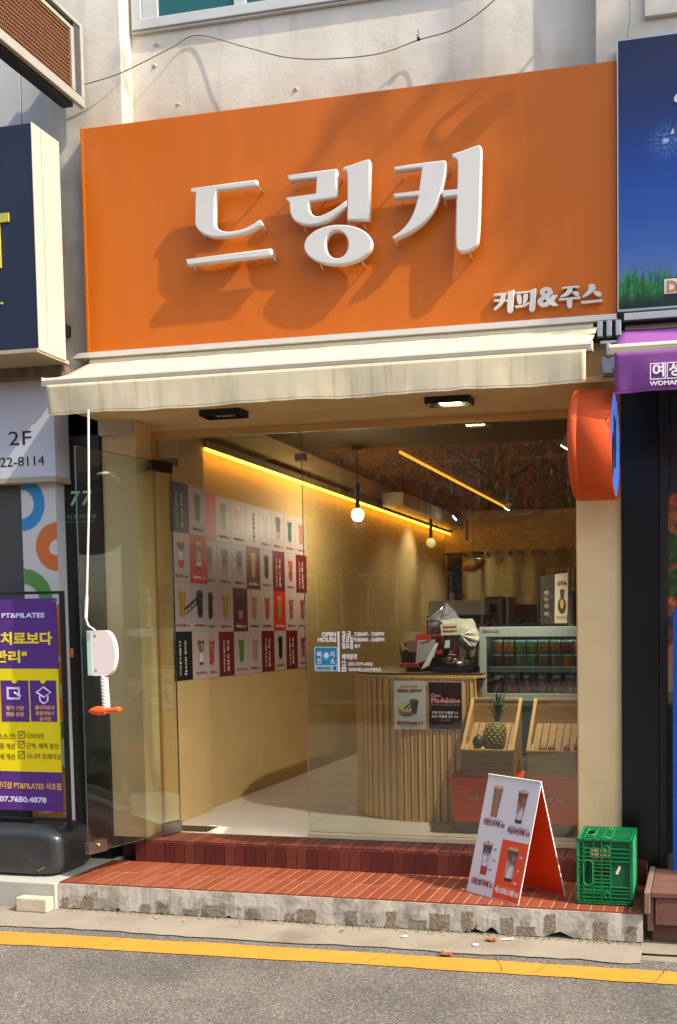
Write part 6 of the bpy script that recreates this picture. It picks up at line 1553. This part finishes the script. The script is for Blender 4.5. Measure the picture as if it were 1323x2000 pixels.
# building opposite
ob = thing('apartment_block', 'brown brick apartment block across the street with rows of windows', 'building', (-5, -14, 0))
M_brick = mat('dark_brick_wall', '5E4638', .85, .15, 2, bump=.2)
MB().box(-32, 24, -22, -14, 0, 8.2).out('wall', M_brick, ob)
wme = MB().box(-.8, .8, -.03, .03, -.7, .7).mesh('window'); wme.materials.append(mat('far_window_glass', '2B3136', .1, .1, 3, spec=.8))
wfm = MB(); box_frame(wfm, -.86, .86, -.76, .76, -.0, .06); wfm.box(-.02, .02, 0, .01, -.7, .7); wfm = wfm.mesh('frame'); wfm.materials.append(M_white)
for i in range(22):
    for j in range(2):
        o = bpy.data.objects.new('window', wme); COL.objects.link(o); o.parent = ob; o.location = (-26+i*2.4+5, -13.98+14, 2.2+j*3.0)
        f = bpy.data.objects.new('frame', wfm); COL.objects.link(f); f.parent = o; f.location = (0, .04, 0)
# fence
fe = thing('metal_fence', 'pale metal railing fence along the far pavement', 'fence', (-5, -8.6, .12))
pm = MB().box(-.012, .012, -.012, .012, 0, 1.5).mesh('paling'); pm.materials.append(mat('fence_paint', '8F918C', .5))
for i in range(150):
    o = bpy.data.objects.new('paling', pm); COL.objects.link(o); o.parent = fe; o.location = (-10+i*.14, 0, 0)
b = MB(); b.box(-15, 6, -8.62, -8.58, .25, .29); b.box(-15, 6, -8.62, -8.58, 1.45, 1.49); b.out('rail', mat('fence_paint', '8F918C'), fe)
# parked car
car = thing('parked_car', 'dark parked car by the far kerb', 'car', (-5.5, -3.9, 0))
cx_, cy_ = -5.6, -4.2
M_car = mat('dark_car_paint', '15181B', .25, .05, 3, coat=1, spec=.6)
prof = [(-2.2, .35), (-2.25, .65), (-2.1, .82), (-1.35, .92), (-.75, 1.35), (.75, 1.40), (1.45, .98), (2.15, .85), (2.25, .6), (2.2, .35)]
b = MB(); b.prism([(cx_+x, cy_-.85, z) for x, z in prof], (0, 1.7, 0)); bmesh.ops.bevel(b.bm, geom=b.bm.edges[:], offset=.06, segments=2, affect='EDGES'); b.out('body', M_car, car)
for sy in (-.86, .845): MB().prism([(cx_+x, cy_+sy, z) for x, z in ((-1.15, .95), (-.68, 1.28), (.68, 1.33), (1.2, .98))], (0, .015, 0)).out('side_window', mat('car_glass', '1A2226', .05, .05, spec=1), car)
for sx in (-1.35, 1.35):
    for sy in (-.88, .70):
        wl = MB().lathe([(0, 0), (.31, 0), (.33, .03), (.33, .15), (.31, .18), (0, .18)], (cx_+sx, cy_+sy, .33), 24, 'Y').out('wheel', M_dark, car); MB().lathe([(0, -.005), (.2, -.005), (.2, .185), (0, .185)], (cx_+sx, cy_+sy, .33), 16, 'Y').out('rim', M_alu, wl)
# unseen tree added right of the frame; its leaf clusters shape shade on the sign
def shade_tree():
    rnd = random.Random(5); t = thing('street_tree', 'unseen slender tree added right of the cafe to shade the sign', 'tree', (4.5, 3.3, 0))
    b = MB(); b.tube([(4.5, 3.3, 0), (4.52, 3.3, 3), (4.45, 3.3, 6), (4.1, 3.35, 8), (3.6, 3.4, 10)], [.14, .12, .09, .06, .02], 10); b.out('trunk', M_bark, t)
    b = MB(); tips = []
    for (c, r_, n_) in SHADE:
        c = Vector(c); b.tube([(4.35, 3.33, c.z-1.6), (c+Vector((4.35, 3.33, c.z-1.0)))/2, c], [.02, .012, .005], 5)
        for k in range(n_):
            d = Vector((rnd.gauss(0, 1), rnd.gauss(0, .8), rnd.gauss(0, .8))).normalized()*r_*rnd.random()**.45
            tips.append(c+d)
            if k % 3 == 0: b.tube([c+d*.2, c+d], [.012, .004], 4)
    b.out('limbs', M_bark, t)
    vs, fs = [], []
    for q in tips:
        for k in range(7):
            c_ = q+Vector((rnd.gauss(0, .03), rnd.gauss(0, .03), rnd.gauss(0, .03))); d1 = Vector((rnd.gauss(0, 1), rnd.gauss(0, 1), rnd.gauss(0, 1))).normalized(); d2 = d1.orthogonal().normalized(); s_ = .05*rnd.uniform(.5, 1.2)
            i0 = len(vs); vs += [c_+d1*s_, c_+d2*s_*.6, c_-d1*s_, c_-d2*s_*.6]; fs.append((i0, i0+1, i0+2, i0+3))
    me = bpy.data.meshes.new('crown'); me.from_pydata([tuple(v) for v in vs], [], fs); link('crown', me, M_leafg, t)
def above(px, py, t): return tuple(P(px, py, Y=4.55)+SUN*t)
SHADE = [(above(1185+(k % 2)*25, 70+k*62, 6.6), .13, 22) for k in range(9)]+[(above(1290, 40+k*110, 6.6), .15, 20) for k in range(5)]+[(above(800, 120, 6.8), .10, 5), (above(690, 230, 6.9), .10, 4), (above(930, 20, 6.8), .12, 8), (above(330, -40, 7.2), .12, 5)]
shade_tree()
# gooseneck sign lamp above the frame, its shadow falls on the sign
gl = thing('sign_lamp', 'gooseneck lamp reaching out over the orange sign from the wall above', 'lamp', (-.6, 4.6, 5.0))
S_ = lambda px, py, t=1.15: P(px, py, Y=YS)+SUN*t
MB().tube([(S_(985, 140).x, 4.705, S_(985, 140).z), S_(965, 150), S_(905, 203), S_(856, 240), S_(838, 268), S_(846, 284)], .009, 8).out('arm', M_darkmetal, gl)
h0_, h1_ = S_(866, 284), S_(978, 216)
MB().tube([h0_, h0_.lerp(h1_, .12), h0_.lerp(h1_, .5), h0_.lerp(h1_, .85), h1_], [.006, .028, .036, .030, .006], 12).out('head', M_darkmetal, gl, smooth=True)
MB().tube([S_(846, 284), h0_], .009, 8).out('arm', M_darkmetal, gl)
